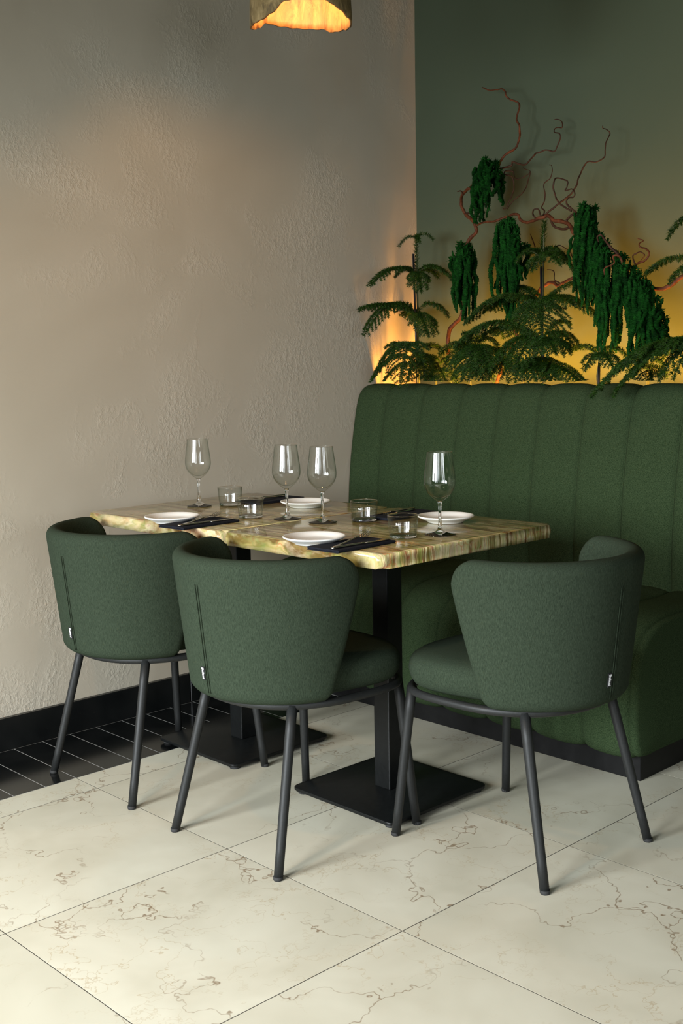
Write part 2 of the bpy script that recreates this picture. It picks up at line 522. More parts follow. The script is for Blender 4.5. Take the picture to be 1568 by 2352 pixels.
def window_wall(name, along, lo, hi, wins, label):
    """wall with window openings; along 'y' = wall at x = XW, 'x' = wall at y = YW"""
    z0, z1 = 0.62, 2.24
    bm = bmesh.new()
    def put(a, b, za, zb):
        if along == 'y': box_bm(XW - 0.12, XW, a, b, za, zb, bm=bm)
        else: box_bm(a, b, YW - 0.12, YW, za, zb, bm=bm)
    edges = sorted((c - w / 2, c + w / 2) for c, w in wins)
    cur = lo
    for a, b in edges:
        put(cur, a, 0, H); put(a, b, 0, z0); put(a, b, z1, H); cur = b
    put(cur, hi, 0, H)
    o = obj(name, bm_mesh(name, bm, CEIL)); tag(o, label, kind='structure')
    for a, b in edges:
        window_wall.n += 1
        bm = bmesh.new()
        def bar(p, q, za, zb):
            if along == 'y': box_bm(XW - 0.09, XW - 0.03, p, q, za, zb, bm=bm)
            else: box_bm(p, q, YW - 0.09, YW - 0.03, za, zb, bm=bm)
        t = 0.05
        bar(a, a + t, z0, z1); bar(b - t, b, z0, z1); bar(a + t, b - t, z0, z0 + t); bar(a + t, b - t, z1 - t, z1)
        bar((a + b) / 2 - 0.02, (a + b) / 2 + 0.02, z0 + t, z1 - t)
        w = obj('window_%d' % window_wall.n, bm_mesh('window', bm, FRAME)); tag(w, 'tall black framed window letting in daylight', kind='structure')
window_wall.n = 0
window_wall('wall_front', 'y', YW, 0.0, WIN_A, 'dark painted wall with windows on the street side')
window_wall('wall_right', 'x', XW, 0.0, WIN_B, 'dark painted wall with windows behind the viewpoint')

fl = box('floor', XW, 0.0, YW, 0.0, -0.06, -0.0003, GROUT); tag(fl, 'cream marble tile floor with a black granite border', kind='structure')
TS = 0.6; GX0 = -1.935; GY0 = -0.5133; YB = -0.395
G = 0.0026
def tile_mesh(name, w, d, mat):
    bm = box_bm(-w / 2 + G / 2, w / 2 - G / 2, -d / 2 + G / 2, d / 2 - G / 2, -0.012, 0.0)
    return bm_mesh(name, bm, mat)
big = tile_mesh('floor_tile', TS, TS, MARBLE)
strip_w = abs(GY0 - YB)
strip = tile_mesh('floor_tile_strip', TS, strip_w, MARBLE)
for i in range(-5, 4):
    x0 = GX0 + TS * i; x1 = x0 + TS
    if x0 < XW - 0.01 or x1 > 0.47: continue
    for j in range(0, 10):
        y1 = GY0 - TS * j; y0 = y1 - TS
        if y0 < YW: continue
        if x1 > 0.001:
            if j == 0: cut = tile_mesh('floor_tile_cut', 0.0 - x0, TS, MARBLE) if 'cut' not in globals() else cut
            obj('floor_tile', cut, fl, (x0 / 2, (y0 + y1) / 2, 0))
        else:
            obj('floor_tile', big, fl, ((x0 + x1) / 2, (y0 + y1) / 2, 0))
    if x1 <= 0.001:
        obj('floor_tile', strip, fl, ((x0 + x1) / 2, (GY0 + YB) / 2, 0))
bt = tile_mesh('border_tile', 0.1, abs(YB) - 0.02, GRANITE)
for k in range(-28, 11):
    obj('border_tile', bt, fl, (GX0 + 0.1 * k + 0.05, (YB - 0.02) / 2, 0))
gb = box('border_grout', XW, -0.8, YB, -0.02, -0.0012, -0.0002, GROUT_L, fl)
bb = thing('baseboard_left', None, None); tag(bb, 'black granite baseboard along the plaster wall', kind='structure')
for a, b_ in ((-4.2, -3.2), (-3.2, -2.2), (-2.2, -1.243), (-1.241, -0.84)):
    box('baseboard_piece', a + 0.0008, b_ - 0.0008, -0.02, 0.0, 0.0, 0.105, SKIRT, bb, 0.002, 1)

# ------------------------------------------------------------------ upholstered bench
def profile_normals(pr):
    ns = []
    for i in range(len(pr)):
        a = Vector((*pr[max(i - 1, 0)], 0)); b = Vector((*pr[min(i + 1, len(pr) - 1)], 0))
        t = (b - a).normalized()
        ns.append((t.y, -t.x))
    return ns

def smooth_profile(pr, sub=4):
    return [(v.x, v.y) for v in catmull([(x, z, 0) for x, z in pr], sub)]

def channel(name, y0, y1, pr, flip, bulge, parent):
    """one stitched upholstery channel: the profile swept between y0 and y1 with a pillow bulge"""
    ns = profile_normals(pr)
    S = [0, 0.012, 0.05, 0.12, 0.22, 0.35, 0.5, 0.65, 0.78, 0.88, 0.95, 0.988, 1]
    verts, faces = [], []
    m = len(pr)
    for s in S:
        k = (1 - abs(2 * s - 1) ** 3.2)
        k = k ** 0.75
        for (x, z), (nx, nz_) in zip(pr, ns):
            d = bulge * k - 0.004 * (1 - k) ** 6
            verts.append((x + flip * nx * d, y0 + (y1 - y0) * s, z + flip * nz_ * d))
    for i in range(len(S) - 1):
        for j in range(m - 1):
            a = i * m + j
            faces.append((a, a + 1, a + m + 1, a + m))
    faces.append(tuple(range(m))); faces.append(tuple(range((len(S) - 1) * m, len(S) * m))[::-1])
    me = mesh(name, verts, faces, BENCH_FAB)
    o = obj(name, me, parent)
    return o

bench = thing('upholstered_bench', 'long green upholstered bench with stitched channels along the back wall', 'bench', (0, 0, 0))
YC = [-0.004, -0.164, -0.351, -0.541, -0.72, -0.90, -1.085, -1.264, -1.45, -1.612]
back_pr = smooth_profile([(-0.425, 0.42), (-0.428, 0.55), (-0.424, 0.68), (-0.410, 0.82), (-0.388, 0.95), (-0.370, 1.03),
                          (-0.352, 1.075), (-0.325, 1.098), (-0.292, 1.103), (-0.268, 1.092), (-0.255, 1.06), (-0.252, 0.95), (-0.252, 0.42)])
seat_pr = smooth_profile([(-0.40, 0.30), (-0.40, 0.452), (-0.52, 0.460), (-0.66, 0.463), (-0.76, 0.458), (-0.83, 0.438), (-0.878, 0.395),
                          (-0.902, 0.33), (-0.908, 0.25), (-0.904, 0.16), (-0.892, 0.105), (-0.865, 0.086), (-0.80, 0.086)])
for a, b_ in zip(YC[:-1], YC[1:]):
    channel('back_channel', b_ + 0.0004, a - 0.0004, back_pr, -1, 0.011, bench)
    channel('seat_channel', b_ + 0.0004, a - 0.0004, seat_pr, -1 if False else 1, 0.014, bench)
# padded end panel
def end_panel():
    cx, cz = -0.62, 0.27
    loop = seat_pr + [(-0.60, 0.086), (-0.40, 0.086)]
    verts, faces = [], []
    L = [(-1.6125, 1.0), (-1.622, 1.0), (-1.630, 0.985), (-1.634, 0.955), (-1.636, 0.6), (-1.637, 0.0)]
    for y, s in L:
        for x, z in loop:
            verts.append((cx + (x - cx) * s, y, cz + (z - cz) * s))
    m = len(loop)
    for i in range(len(L) - 1):
        for j in range(m):
            j2 = (j + 1) % m
            faces.append((i * m + j, i * m + j2, (i + 1) * m + j2, (i + 1) * m + j))
    faces.append(tuple(range(m)))
    return mesh('end_panel', verts, faces, BENCH_FAB)
obj('end_panel', end_panel(), bench)
box('plinth', -0.8313, -0.02, -1.602, -0.005, 0.0, 0.0855, PLINTH, bench, 0.002, 1)
box('back_board', -0.2515, -0.235, -1.61, -0.005, 0.086, 1.06, PLINTH, bench)

# planter trough between the bench back and the green wall, with the LED strip
pl = thing('planter_trough', 'black planter trough hidden behind the bench back', 'planter')
box('trough_base', -0.232, -0.002, -1.70, -0.005, 0.0, 0.93, PLINTH, pl)
box('soil', -0.175, -0.004, -1.69, -0.01, 0.931, 0.985, SOIL, pl, 0.01, 2)
led = thing('led_strip', 'warm yellow light strip behind the bench back', 'light strip')
box('channel', -0.232, -0.186, -1.69, -0.012, 0.931, 0.945, STEEL_BLACK, led)
box('diffuser', -0.226, -0.192, -1.68, -0.16, 0.9452, 0.949, LED_MAT, led)
area('led_strip_light', (-0.208, -0.92, 0.955), (0.25, 0, 0.97), 0.022, 1.50, 58, (1.0, 0.43, 0.06), 180, Vector((0, 1, 0)))

# ------------------------------------------------------------------ tables
ZT = 0.7485
TH = 0.036
def rounded_plate(x0, x1, y0, y1, z0, z1, r, edge, mat, name, seg=5):
    bm = bmesh.new()
    pts = []
    for cx, cy, a0 in ((x1 - r, y1 - r, 0), (x0 + r, y1 - r, 90), (x0 + r, y0 + r, 180), (x1 - r, y0 + r, 270)):
        for k in range(7):
            a = math.radians(a0 + 15 * k)
            pts.append((cx + r * math.cos(a), cy + r * math.sin(a)))
    bot = [bm.verts.new((x, y, z0)) for x, y in pts]
    top = [bm.verts.new((x, y, z1)) for x, y in pts]
    n = len(pts)
    fb = bm.faces.new(list(reversed(bot))); ft = bm.faces.new(top)
    for k in range(n):
        bm.faces.new((bot[k], bot[(k + 1) % n], top[(k + 1) % n], top[k]))
    es = list(fb.edges) + list(ft.edges)
    bmesh.ops.bevel(bm, geom=es, offset=edge, segments=seg, profile=0.5, affect='EDGES')
    me = bm_mesh(name, bm, mat, True)
    return me

def table(label, x0, x1, y0, y1, px, py):
    cx, cy = px, py
    t = thing('dining_table', label, 'table', (cx, cy, 0), group='onyx top tables')
    obj('table_top', rounded_plate(x0 - cx, x1 - cx, y0 - cy, y1 - cy, ZT - TH, ZT, 0.022, 0.0155, ONYX, 'table_top', 6), t)
    h = 0.195
    bp = obj('base_plate', rounded_plate(-h, h, -h, h, 0.010, 0.019, 0.02, 0.002, BASE_BLACK, 'base_plate', 2), t)
    box('post', -0.029, 0.029, -0.029, 0.029, 0.019, ZT - TH - 0.004, BASE_BLACK, t, 0.0025, 2)
    box('mounting_plate', -0.16, 0.16, -0.16, 0.16, ZT - TH - 0.004, ZT - TH, BASE_BLACK, t, 0.001, 1)
    v, f = lathe([(0, 0), (0.016, 0), (0.017, 0.004), (0.013, 0.010), (0, 0.010)], 16)
    fm = mesh('levelling_foot', v, f, RUBBER)
    for sx in (-1, 1):
        for sy in (-1, 1):
            obj('levelling_foot', fm, t, (sx * (h - 0.025), sy * (h - 0.025), 0))
    return t
TX0, TX1 = -1.709, -1.032
table('banded onyx square table with black pedestal, nearer one, at the chair on its open end', TX0, TX1, -1.4452, -0.8385, -1.378, -1.139)
table('banded onyx square table with black pedestal, farther one, against the plaster wall side', TX0 - 0.004, TX1 - 0.006, -0.8350, -0.1549, -1.386, -0.498)

# ------------------------------------------------------------------ chairs
def backrest_mesh():
    ZB, ZTOP = 0.396, 0.750
    T = 0.0235
    u0 = -0.025
    def R(z): return 0.213 + (0.2435 - 0.213) * ((z - 0.42) / 0.28) if z > 0.42 else 0.213 - (0.42 - z) * 0.35
    def utip(z): return 0.006 - 0.062 * max(0.0, (0.69 - z) / 0.27) ** 1.1
    NA, NB = 56, 30
    rows = []
    for j in range(NB + 1):
        b = j / NB
        b = 0.5 - 0.5 * math.cos(math.pi * b)
        z = ZB + (ZTOP - ZB) * b
        r = R(z)
        # half arc angle measured from the rear centre
        ut = utip(z) - u0
        half = r * (math.pi / 2 + math.asin(max(-0.9, min(0.9, ut / r))))
        full = half
        rc = 0.075
        if z > ZTOP - rc: half -= rc * (1 - math.sqrt(max(0, 1 - ((z - (ZTOP - rc)) / rc) ** 2)))
        rb = 0.03
        if z < ZB + rb: half -= rb * (1 - math.sqrt(max(0, 1 - ((ZB + rb - z) / rb) ** 2)))
        row = []
        for i in range(NA + 1):
            a = -math.cos(math.pi * i / NA) if False else (lambda q: q)(2 * i / NA - 1)
            a = math.copysign(1 - (1 - abs(a)) ** 1.5, a)
            s = a * half
            d = min(half - abs(s), (ZTOP - z), (z - ZB))
            t = T * math.sqrt(max(0, 1 - (1 - min(1, d / T)) ** 2))
            # plump inner cushion
            row.append((s / r, z, r, t, d))
        rows.append(row)
    verts, faces = [], []
    def P(th, z, r):
        return Vector((u0 - r * math.cos(th), r * math.sin(th), z))
    outer, inner = [], []
    for row in rows:
        o_, i_ = [], []
        for th, z, r, t, d in row:
            n = Vector((-math.cos(th), math.sin(th), -0.1))
            p = P(th, z, r)
            groove = 0.0022 * math.exp(-(th * r / 0.0030) ** 2)
            o_.append(p + n * (t - groove * (1 if t > 0.01 else 0)))
            extra = 0.006 * min(1, d / 0.08)
            i_.append(p - n * (t + extra))
        outer.append(o_); inner.append(i_)
    W_ = NA + 1
    for row in outer: verts += row
    base = len(verts)
    for row in inner: verts += row
    for j in range(NB):
        for i in range(NA):
            a = j * W_ + i
            faces.append((a, a + W_, a + W_ + 1, a + 1))
            c = base + a
            faces.append((c, c + 1, c + W_ + 1, c + W_))
    me = mesh('backrest', verts, faces, CHAIR_FAB)
    bm = bmesh.new(); bm.from_mesh(me)
    bmesh.ops.remove_doubles(bm, verts=bm.verts, dist=0.0003)
    bmesh.ops.recalc_face_normals(bm, faces=bm.faces)
    bm.to_mesh(me); bm.free()
    me.polygons.foreach_set('use_smooth', [True] * len(me.polygons))
    return me, R, u0, T

def seat_outline(k=1.0, n=72):
    pts = []
    for i in range(n):
        a = 2 * math.pi * i / n
        c, s = math.cos(a), math.sin(a)
        e = 2 / 2.9
        u = math.copysign(abs(c) ** e, c)
        v = math.copysign(abs(s) ** e, s)
        uu = u * (0.252 if u > 0 else 0.190)
        bw = min(0.252, 0.218 + 0.22 * uu)
        pts.append((uu * k, v * bw * k))
    return pts

def seat_mesh():
    L = [(0.0, 0.402, 0.0), (0.80, 0.402, 0), (0.90, 0.404, 0), (0.955, 0.412, 0), (0.985, 0.426, 0), (1.0, 0.444, 0), (0.992, 0.460, 0),
         (0.965, 0.473, 0), (0.91, 0.482, 0), (0.78, 0.489, 0), (0.55, 0.494, 0), (0.25, 0.496, 0), (0.0, 0.4965, 0)]
    verts, faces, rows = [], [], []
    for k, z, _ in L:
        if k == 0:
            rows.append([len(verts)]); verts.append((0.0, 0, z))
        else:
            o = seat_outline(k)
            rows.append(list(range(len(verts), len(verts) + len(o))))
            verts += [(x, y, z) for x, y in o]
    n = len(seat_outline())
    for a, b in zip(rows[:-1], rows[1:]):
        for k in range(n):
            k2 = (k + 1) % n
            if len(a) == 1: faces.append((a[0], b[k2], b[k]))
            elif len(b) == 1: faces.append((a[k], a[k2], b[0]))
            else: faces.append((a[k], a[k2], b[k2], b[k]))
    return mesh('seat', verts, faces, CHAIR_FAB)

back_me, R_OF, U0, BT = backrest_mesh()
seat_me = seat_mesh()
def ring_outline(n=72):
    pts = []
    for i in range(n):
        a = 2 * math.pi * i / n
        c, s = math.cos(a), math.sin(a)
        e = 2 / (3.5 if c > 0 else 2.2)
        uu = math.copysign(abs(c) ** e, c) * (0.235 if c > 0 else 0.210)
        pts.append((uu, math.copysign(abs(s) ** e, s) * (0.22 + 0.09 * uu)))
    return pts
ring_pts = [Vector((x, y, 0.391)) for x, y in ring_outline()]
rv, rf = tube(ring_pts, 0.0105, 10, closed=True)
ring_me = mesh('seat_frame', rv, rf, STEEL_BLACK)
leg_me = {}
for sx in (-1, 1):
    for sy in (-1, 1):
        top = Vector((-0.140, sy * 0.163, 0.391)) if sx < 0 else Vector((0.200, sy * 0.185, 0.391)); ft = Vector((sx * 0.233, sy * (0.205 if sx < 0 else 0.216), 0.003))
        n = 6
        pts = [top.lerp(ft, k / n) for k in range(n + 1)]
        v, f = tube(pts, [0.0128 - 0.0015 * k / n for k in range(n + 1)], 14)
        leg_me[sx, sy] = mesh('leg', v, f, STEEL_BLACK)
cap_v, cap_f = lathe([(0, 0), (0.0105, 0), (0.0118, 0.002), (0.0118, 0.009), (0, 0.010)], 14)
cap_me = mesh('foot_cap', cap_v, cap_f, RUBBER)

def seam_curve(z0, z1, off):
    pts = []
    for k in range(15):
        z = z0 + (z1 - z0) * k / 14
        pts.append(Vector((U0 - R_OF(z) - BT - 0.0004 + 0.1 * 0.0, off, z)))
    return pts
seam_v, seam_f = [], []
for off in (-0.0042, 0.0042):
    tube(seam_curve(0.415, 0.685, off), 0.0010, 6, seam_v, seam_f)
seam_me = mesh('seam', seam_v, seam_f, CHAIR_FAB)
tag_me = bm_mesh('brand_tag', box_bm(-0.0008, 0.0008, -0.0066, 0.0066, -0.0165, 0.0165, 0.0003, 1), TAG_BLACK)
tc = bpy.data.curves.new('lettering', 'FONT')
tc.body = 'Beliani'; tc.size = 0.0108; tc.align_x = 'CENTER'; tc.align_y = 'CENTER'; tc.extrude = 0.0002; tc.offset = 0.00022
tob = bpy.data.objects.new('lettering_curve', tc); COL.objects.link(tob)
bpy.context.view_layer.update()
text_me = bpy.data.meshes.new_from_object(tob.evaluated_get(bpy.context.evaluated_depsgraph_get()))
bpy.data.objects.remove(tob); bpy.data.curves.remove(tc)
text_me.name = 'lettering'
text_me.materials.clear(); text_me.materials.append(TAG_WHITE)

def chair(label, loc, rz):
    t = thing('dining_chair', label, 'chair', (loc[0], loc[1], 0), rz, 'green tub dining chairs')
    br = obj('backrest', back_me, t)
    sm = obj('seam', seam_me, br)
    obj('seat', seat_me, t); obj('seat_frame', ring_me, t)
    for (sx, sy), me in leg_me.items():
        l = obj('leg', me, t)
        obj('foot_cap', cap_me, l, (sx * 0.2335, sy * (0.205 if sx < 0 else 0.216), 0.0))
    zc = 0.4635; yy = 0.0135
    tg = obj('brand_tag', tag_me, t, (U0 - math.sqrt((R_OF(zc) + BT) ** 2 - yy ** 2) - 0.0012, yy, zc))
    tg.rotation_euler = (0.0, -0.10, -0.055)
    tg['label'] = 'small black woven tag with white lettering'
    tx = obj('lettering', text_me, tg, (-0.0010, 0, 0))
    # text plane faces -x, reading downwards
    tx.rotation_euler = Matrix(((0, 0, -1), (0, -1, 0), (-1, 0, 0))).to_euler()
    return t
chair('green tub chair farthest left, its back to the street and side against the plaster wall', (-1.722, -0.510), math.radians(0.5))
chair('green tub chair in the middle, tucked under the nearer table with its back to us', (-1.727, -1.133), 0.0)
chair('green tub chair on the right at the open table end beside the bench', (-1.374, -1.598), math.radians(88.3))

# ------------------------------------------------------------------ tableware
plate_prof = [(0, 0.0), (0.048, 0.0), (0.050, 0.0015), (0.052, 0.004), (0.066, 0.010), (0.077, 0.0155), (0.0795, 0.0172), (0.0800, 0.0190),
              (0.0785, 0.0202), (0.0745, 0.0198), (0.064, 0.0150), (0.056, 0.0108), (0.050, 0.0092), (0, 0.0088)]
pv, pf = lathe(plate_prof, 64)
plate_me = mesh('side_plate', pv, pf, CHINA)
for lab, x, y in (('white side plate set before the farthest left chair', -1.683, -0.572), ('white side plate set before the middle chair', -1.687, -1.188),
                  ('white side plate on the bench side of the farther table', -1.199, -0.612), ('white side plate on the bench side of the nearer table', -1.188, -1.188)):
    o = obj('side_plate', plate_me, None, (x, y, ZT + 0.0003)); tag(o, lab, 'plate', 'white side plates on the tables')

# wine glass: foot, stem, bowl
fv, ff = lathe([(0, 0.0), (0.038, 0.0), (0.0405, 0.0007), (0.0405, 0.0015), (0.036, 0.0024), (0.022, 0.0052), (0.0115, 0.0100), (0.0066, 0.0152), (0.0, 0.0152)], 48)
foot_me = mesh('foot', fv, ff, GLASS)
sv, sf = lathe([(0, 0.0153), (0.0064, 0.0153), (0.0052, 0.022), (0.0042, 0.034), (0.0037, 0.055), (0.0040, 0.072), (0.0052, 0.083), (0.0066, 0.0885), (0, 0.0885)], 24)
stem_me = mesh('stem', sv, sf, GLASS)
outer = [(0, 0.0886), (0.0068, 0.0886), (0.0140, 0.0935), (0.0230, 0.1010), (0.0315, 0.1100), (0.0375, 0.1200), (0.0408, 0.1310), (0.0415, 0.1420),
         (0.0405, 0.1560), (0.0380, 0.1750), (0.0352, 0.1950), (0.0330, 0.2120), (0.03255, 0.2155)]
inner = [(0.03175, 0.2158), (0.0322, 0.2118), (0.0343, 0.1950), (0.0371, 0.1750), (0.0396, 0.1560), (0.0406, 0.1420), (0.0399, 0.1315), (0.0365, 0.1212),
         (0.0303, 0.1120), (0.0215, 0.1035), (0.0110, 0.0980), (0, 0.0968)]
def spl(pr, sub=3): return [(max(0, v.x), v.y) for v in catmull([(a, b, 0) for a, b in pr], sub)]
gv, gf = lathe(spl(outer) + spl(inner), 56)
bowl_me = mesh('bowl', gv, gf, THIN)
tv, tf = lathe([(0.0352, 0.0065), (0.0378, 0.030), (0.0398, 0.0572), (0.0384, 0.0572), (0.0362, 0.030), (0.0336, 0.0075)], 56)
tumb_body = mesh('body', tv, tf, THIN)
tv, tf = lathe([(0, 0), (0.0330, 0), (0.0346, 0.0010), (0.0352, 0.0030), (0.0351, 0.0064), (0.0336, 0.0073), (0.0290, 0.0066), (0, 0.0062)], 56)
tumb_base = mesh('base', tv, tf, GLASS)
def ring(R_, z, a, b, n=10):
    return lathe([(R_ + a * math.cos(2 * math.pi * k / n), z + b * math.sin(2 * math.pi * k / n)) for k in range(n)], 56, True)
tumb_rim = mesh('rim', *ring(0.0391, 0.0578, 0.0009, 0.0009), GLASS)
bowl_rim = mesh('rim', *ring(0.03215, 0.2159, 0.0006, 0.0006), GLASS)
for lab, x, y in (('stemmed wine glass standing alone at the far left of the farther table', -1.397, -0.320),
                  ('stemmed wine glass left of the two close together in the middle', -1.426, -0.785),
                  ('stemmed wine glass right of the two close together in the middle', -1.412, -0.922),
                  ('stemmed wine glass nearest the open table end, largest in view', -1.378, -1.335)):
    t = thing('wine_glass', lab, 'wine glass', (x, y, ZT + 0.0003), random.Random(x).random(), 'wine glasses on the tables')
    obj('foot', foot_me, t); obj('stem', stem_me, t); obj('bowl', bowl_me, t); obj('rim', bowl_rim, t)
for lab, x, y in (('low clear tumbler partly behind another, farthest from us', -1.321, -0.384), ('low clear tumbler in front of the farthest tumbler, by the left napkin', -1.470, -0.670),
                  ('low clear tumbler in the middle of the nearer table beside a dark napkin', -1.313, -0.990), ('low clear tumbler nearest us, left of the largest wine glass', -1.471, -1.290)):
    t = thing('tumbler', lab, 'glass', (x, y, ZT + 0.0003), 0.0, 'low clear tumblers on the tables')
    obj('base', tumb_base, t); obj('body', tumb_body, t); obj('rim', tumb_rim, t)

def napkin_mesh():
    bm = bmesh.new()
    for k, (dx, dy, w, d) in enumerate(((0, 0, 0.105, 0.0525), (0.002, 0.001, 0.1035, 0.0512), (-0.001, 0.0005, 0.1045, 0.0518))):
        z = k * 0.0026
        box_bm(dx - w, dx + w, dy - d, dy + d, z, z + 0.0024, 0.0008, 2, bm)
    # folded spine on the long near side
    pts = [Vector((-0.104 + 0.208 * k / 12, -0.0515, 0.0038)) for k in range(13)]
    v, f = tube(pts, 0.0039, 10)
    vs_ = [bm.verts.new(p) for p in v]
    for q in f: bm.faces.new([vs_[i] for i in q])
    for vv in bm.verts:
        vv.co.z += 0.0012 * noise.noise(Vector((vv.co.x * 20, vv.co.y * 30, 3))) if vv.co.z > 0.003 else 0
    return bm_mesh('napkin', bm, NAPKIN)
nap_me = napkin_mesh()

def strip_mesh(name, secs, mat):
    """secs: list of (x, halfwidth, z, halfthick) along x"""
    verts, faces = [], []
    n = 10
    for x, w, z, t in secs:
        for k in range(n):
            a = 2 * math.pi * k / n
            verts.append((x, w * math.copysign(abs(math.cos(a)) ** 0.7, math.cos(a)), z + t * math.copysign(abs(math.sin(a)) ** 0.7, math.sin(a))))
    for i in range(len(secs) - 1):
        for k in range(n):
            k2 = (k + 1) % n
            faces.append((i * n + k, (i + 1) * n + k, (i + 1) * n + k2, i * n + k2))
    faces.append(tuple(range(n))); faces.append(tuple(range((len(secs) - 1) * n, len(secs) * n))[::-1])
    return mesh(name, verts, faces, mat)
knife_handle = strip_mesh('handle', [(-0.100, 0.0020, 0.0020, 0.0010), (-0.098, 0.0048, 0.0028, 0.0026), (-0.085, 0.0050, 0.0029, 0.0028), (-0.03, 0.0040, 0.0027, 0.0025), (0.005, 0.0034, 0.0025, 0.0022), (0.012, 0.0036, 0.0024, 0.0018)], STEEL)
knife_blade = strip_mesh('blade', [(0.012, 0.0036, 0.0024, 0.0016), (0.016, 0.0068, 0.0020, 0.0007), (0.05, 0.0074, 0.0020, 0.0006), (0.085, 0.0066, 0.0020, 0.0005), (0.104, 0.0030, 0.0020, 0.0004), (0.108, 0.0006, 0.0020, 0.0003)], STEEL)
fork_handle = strip_mesh('handle', [(-0.098, 0.0020, 0.0016, 0.0008), (-0.096, 0.0052, 0.0017, 0.0012), (-0.085, 0.0056, 0.0018, 0.0013), (-0.04, 0.0036, 0.0034, 0.0015), (0.0, 0.0026, 0.0062, 0.0016), (0.022, 0.0026, 0.0080, 0.0016), (0.036, 0.0050, 0.0068, 0.0012)], STEEL)
def fork_head():
    verts, faces = [], []
    me0 = strip_mesh('x', [(0.036, 0.0050, 0.0068, 0.0012), (0.046, 0.0100, 0.0052, 0.0010), (0.058, 0.0116, 0.0050, 0.0009), (0.062, 0.0116, 0.0054, 0.0009)], STEEL)
    bm = bmesh.new(); bm.from_mesh(me0); bpy.data.meshes.remove(me0)
    for k in range(4):
        y = -0.0099 + 0.0066 * k
        m1 = strip_mesh('x', [(0.060, 0.0019, 0.0053, 0.0009), (0.075, 0.0017, 0.0068, 0.0009), (0.092, 0.0014, 0.0098, 0.0008), (0.103, 0.0008, 0.0128, 0.0005)], STEEL)
        for v in m1.vertices: v.co.y += y
        bm.from_mesh(m1); bpy.data.meshes.remove(m1)
    return bm_mesh('tines', bm, STEEL, True)
fork_tines = fork_head()

NAPS = [('far left near-side', -1.663, -0.676, 4, 'before the farthest left chair'), ('near', -1.6575, -1.291, 3, 'before the middle chair'),
        ('far bench', -1.170, -0.405, 181, 'on the bench side of the farther table'), ('near bench', -1.172, -1.000, 184, 'on the bench side of the nearer table')]
for _, x, y, rot, where in NAPS:
    a = math.radians(rot)
    o = obj('napkin', nap_me, None, (x, y, ZT + 0.0003), a); tag(o, 'folded black napkin ' + where, 'napkin', 'folded black napkins on the tables')
    def off(dx, dy): return (x + dx * math.cos(a) - dy * math.sin(a), y + dx * math.sin(a) + dy * math.cos(a))
    kx, ky = off(-0.003, -0.036)
    k = thing('table_knife', 'steel table knife on the black napkin ' + where, 'knife', (kx, ky, ZT + 0.0088), a + math.radians(-3), 'knives on the napkins')
    obj('handle', knife_handle, k); obj('blade', knife_blade, k)
    fx, fy = off(0.014, 0.010)
    fk = thing('table_fork', 'steel table fork on the black napkin ' + where, 'fork', (fx, fy, ZT + 0.0090), a + math.radians(17), 'forks on the napkins')
    obj('handle', fork_handle, fk); obj('tines', fork_tines, fk)

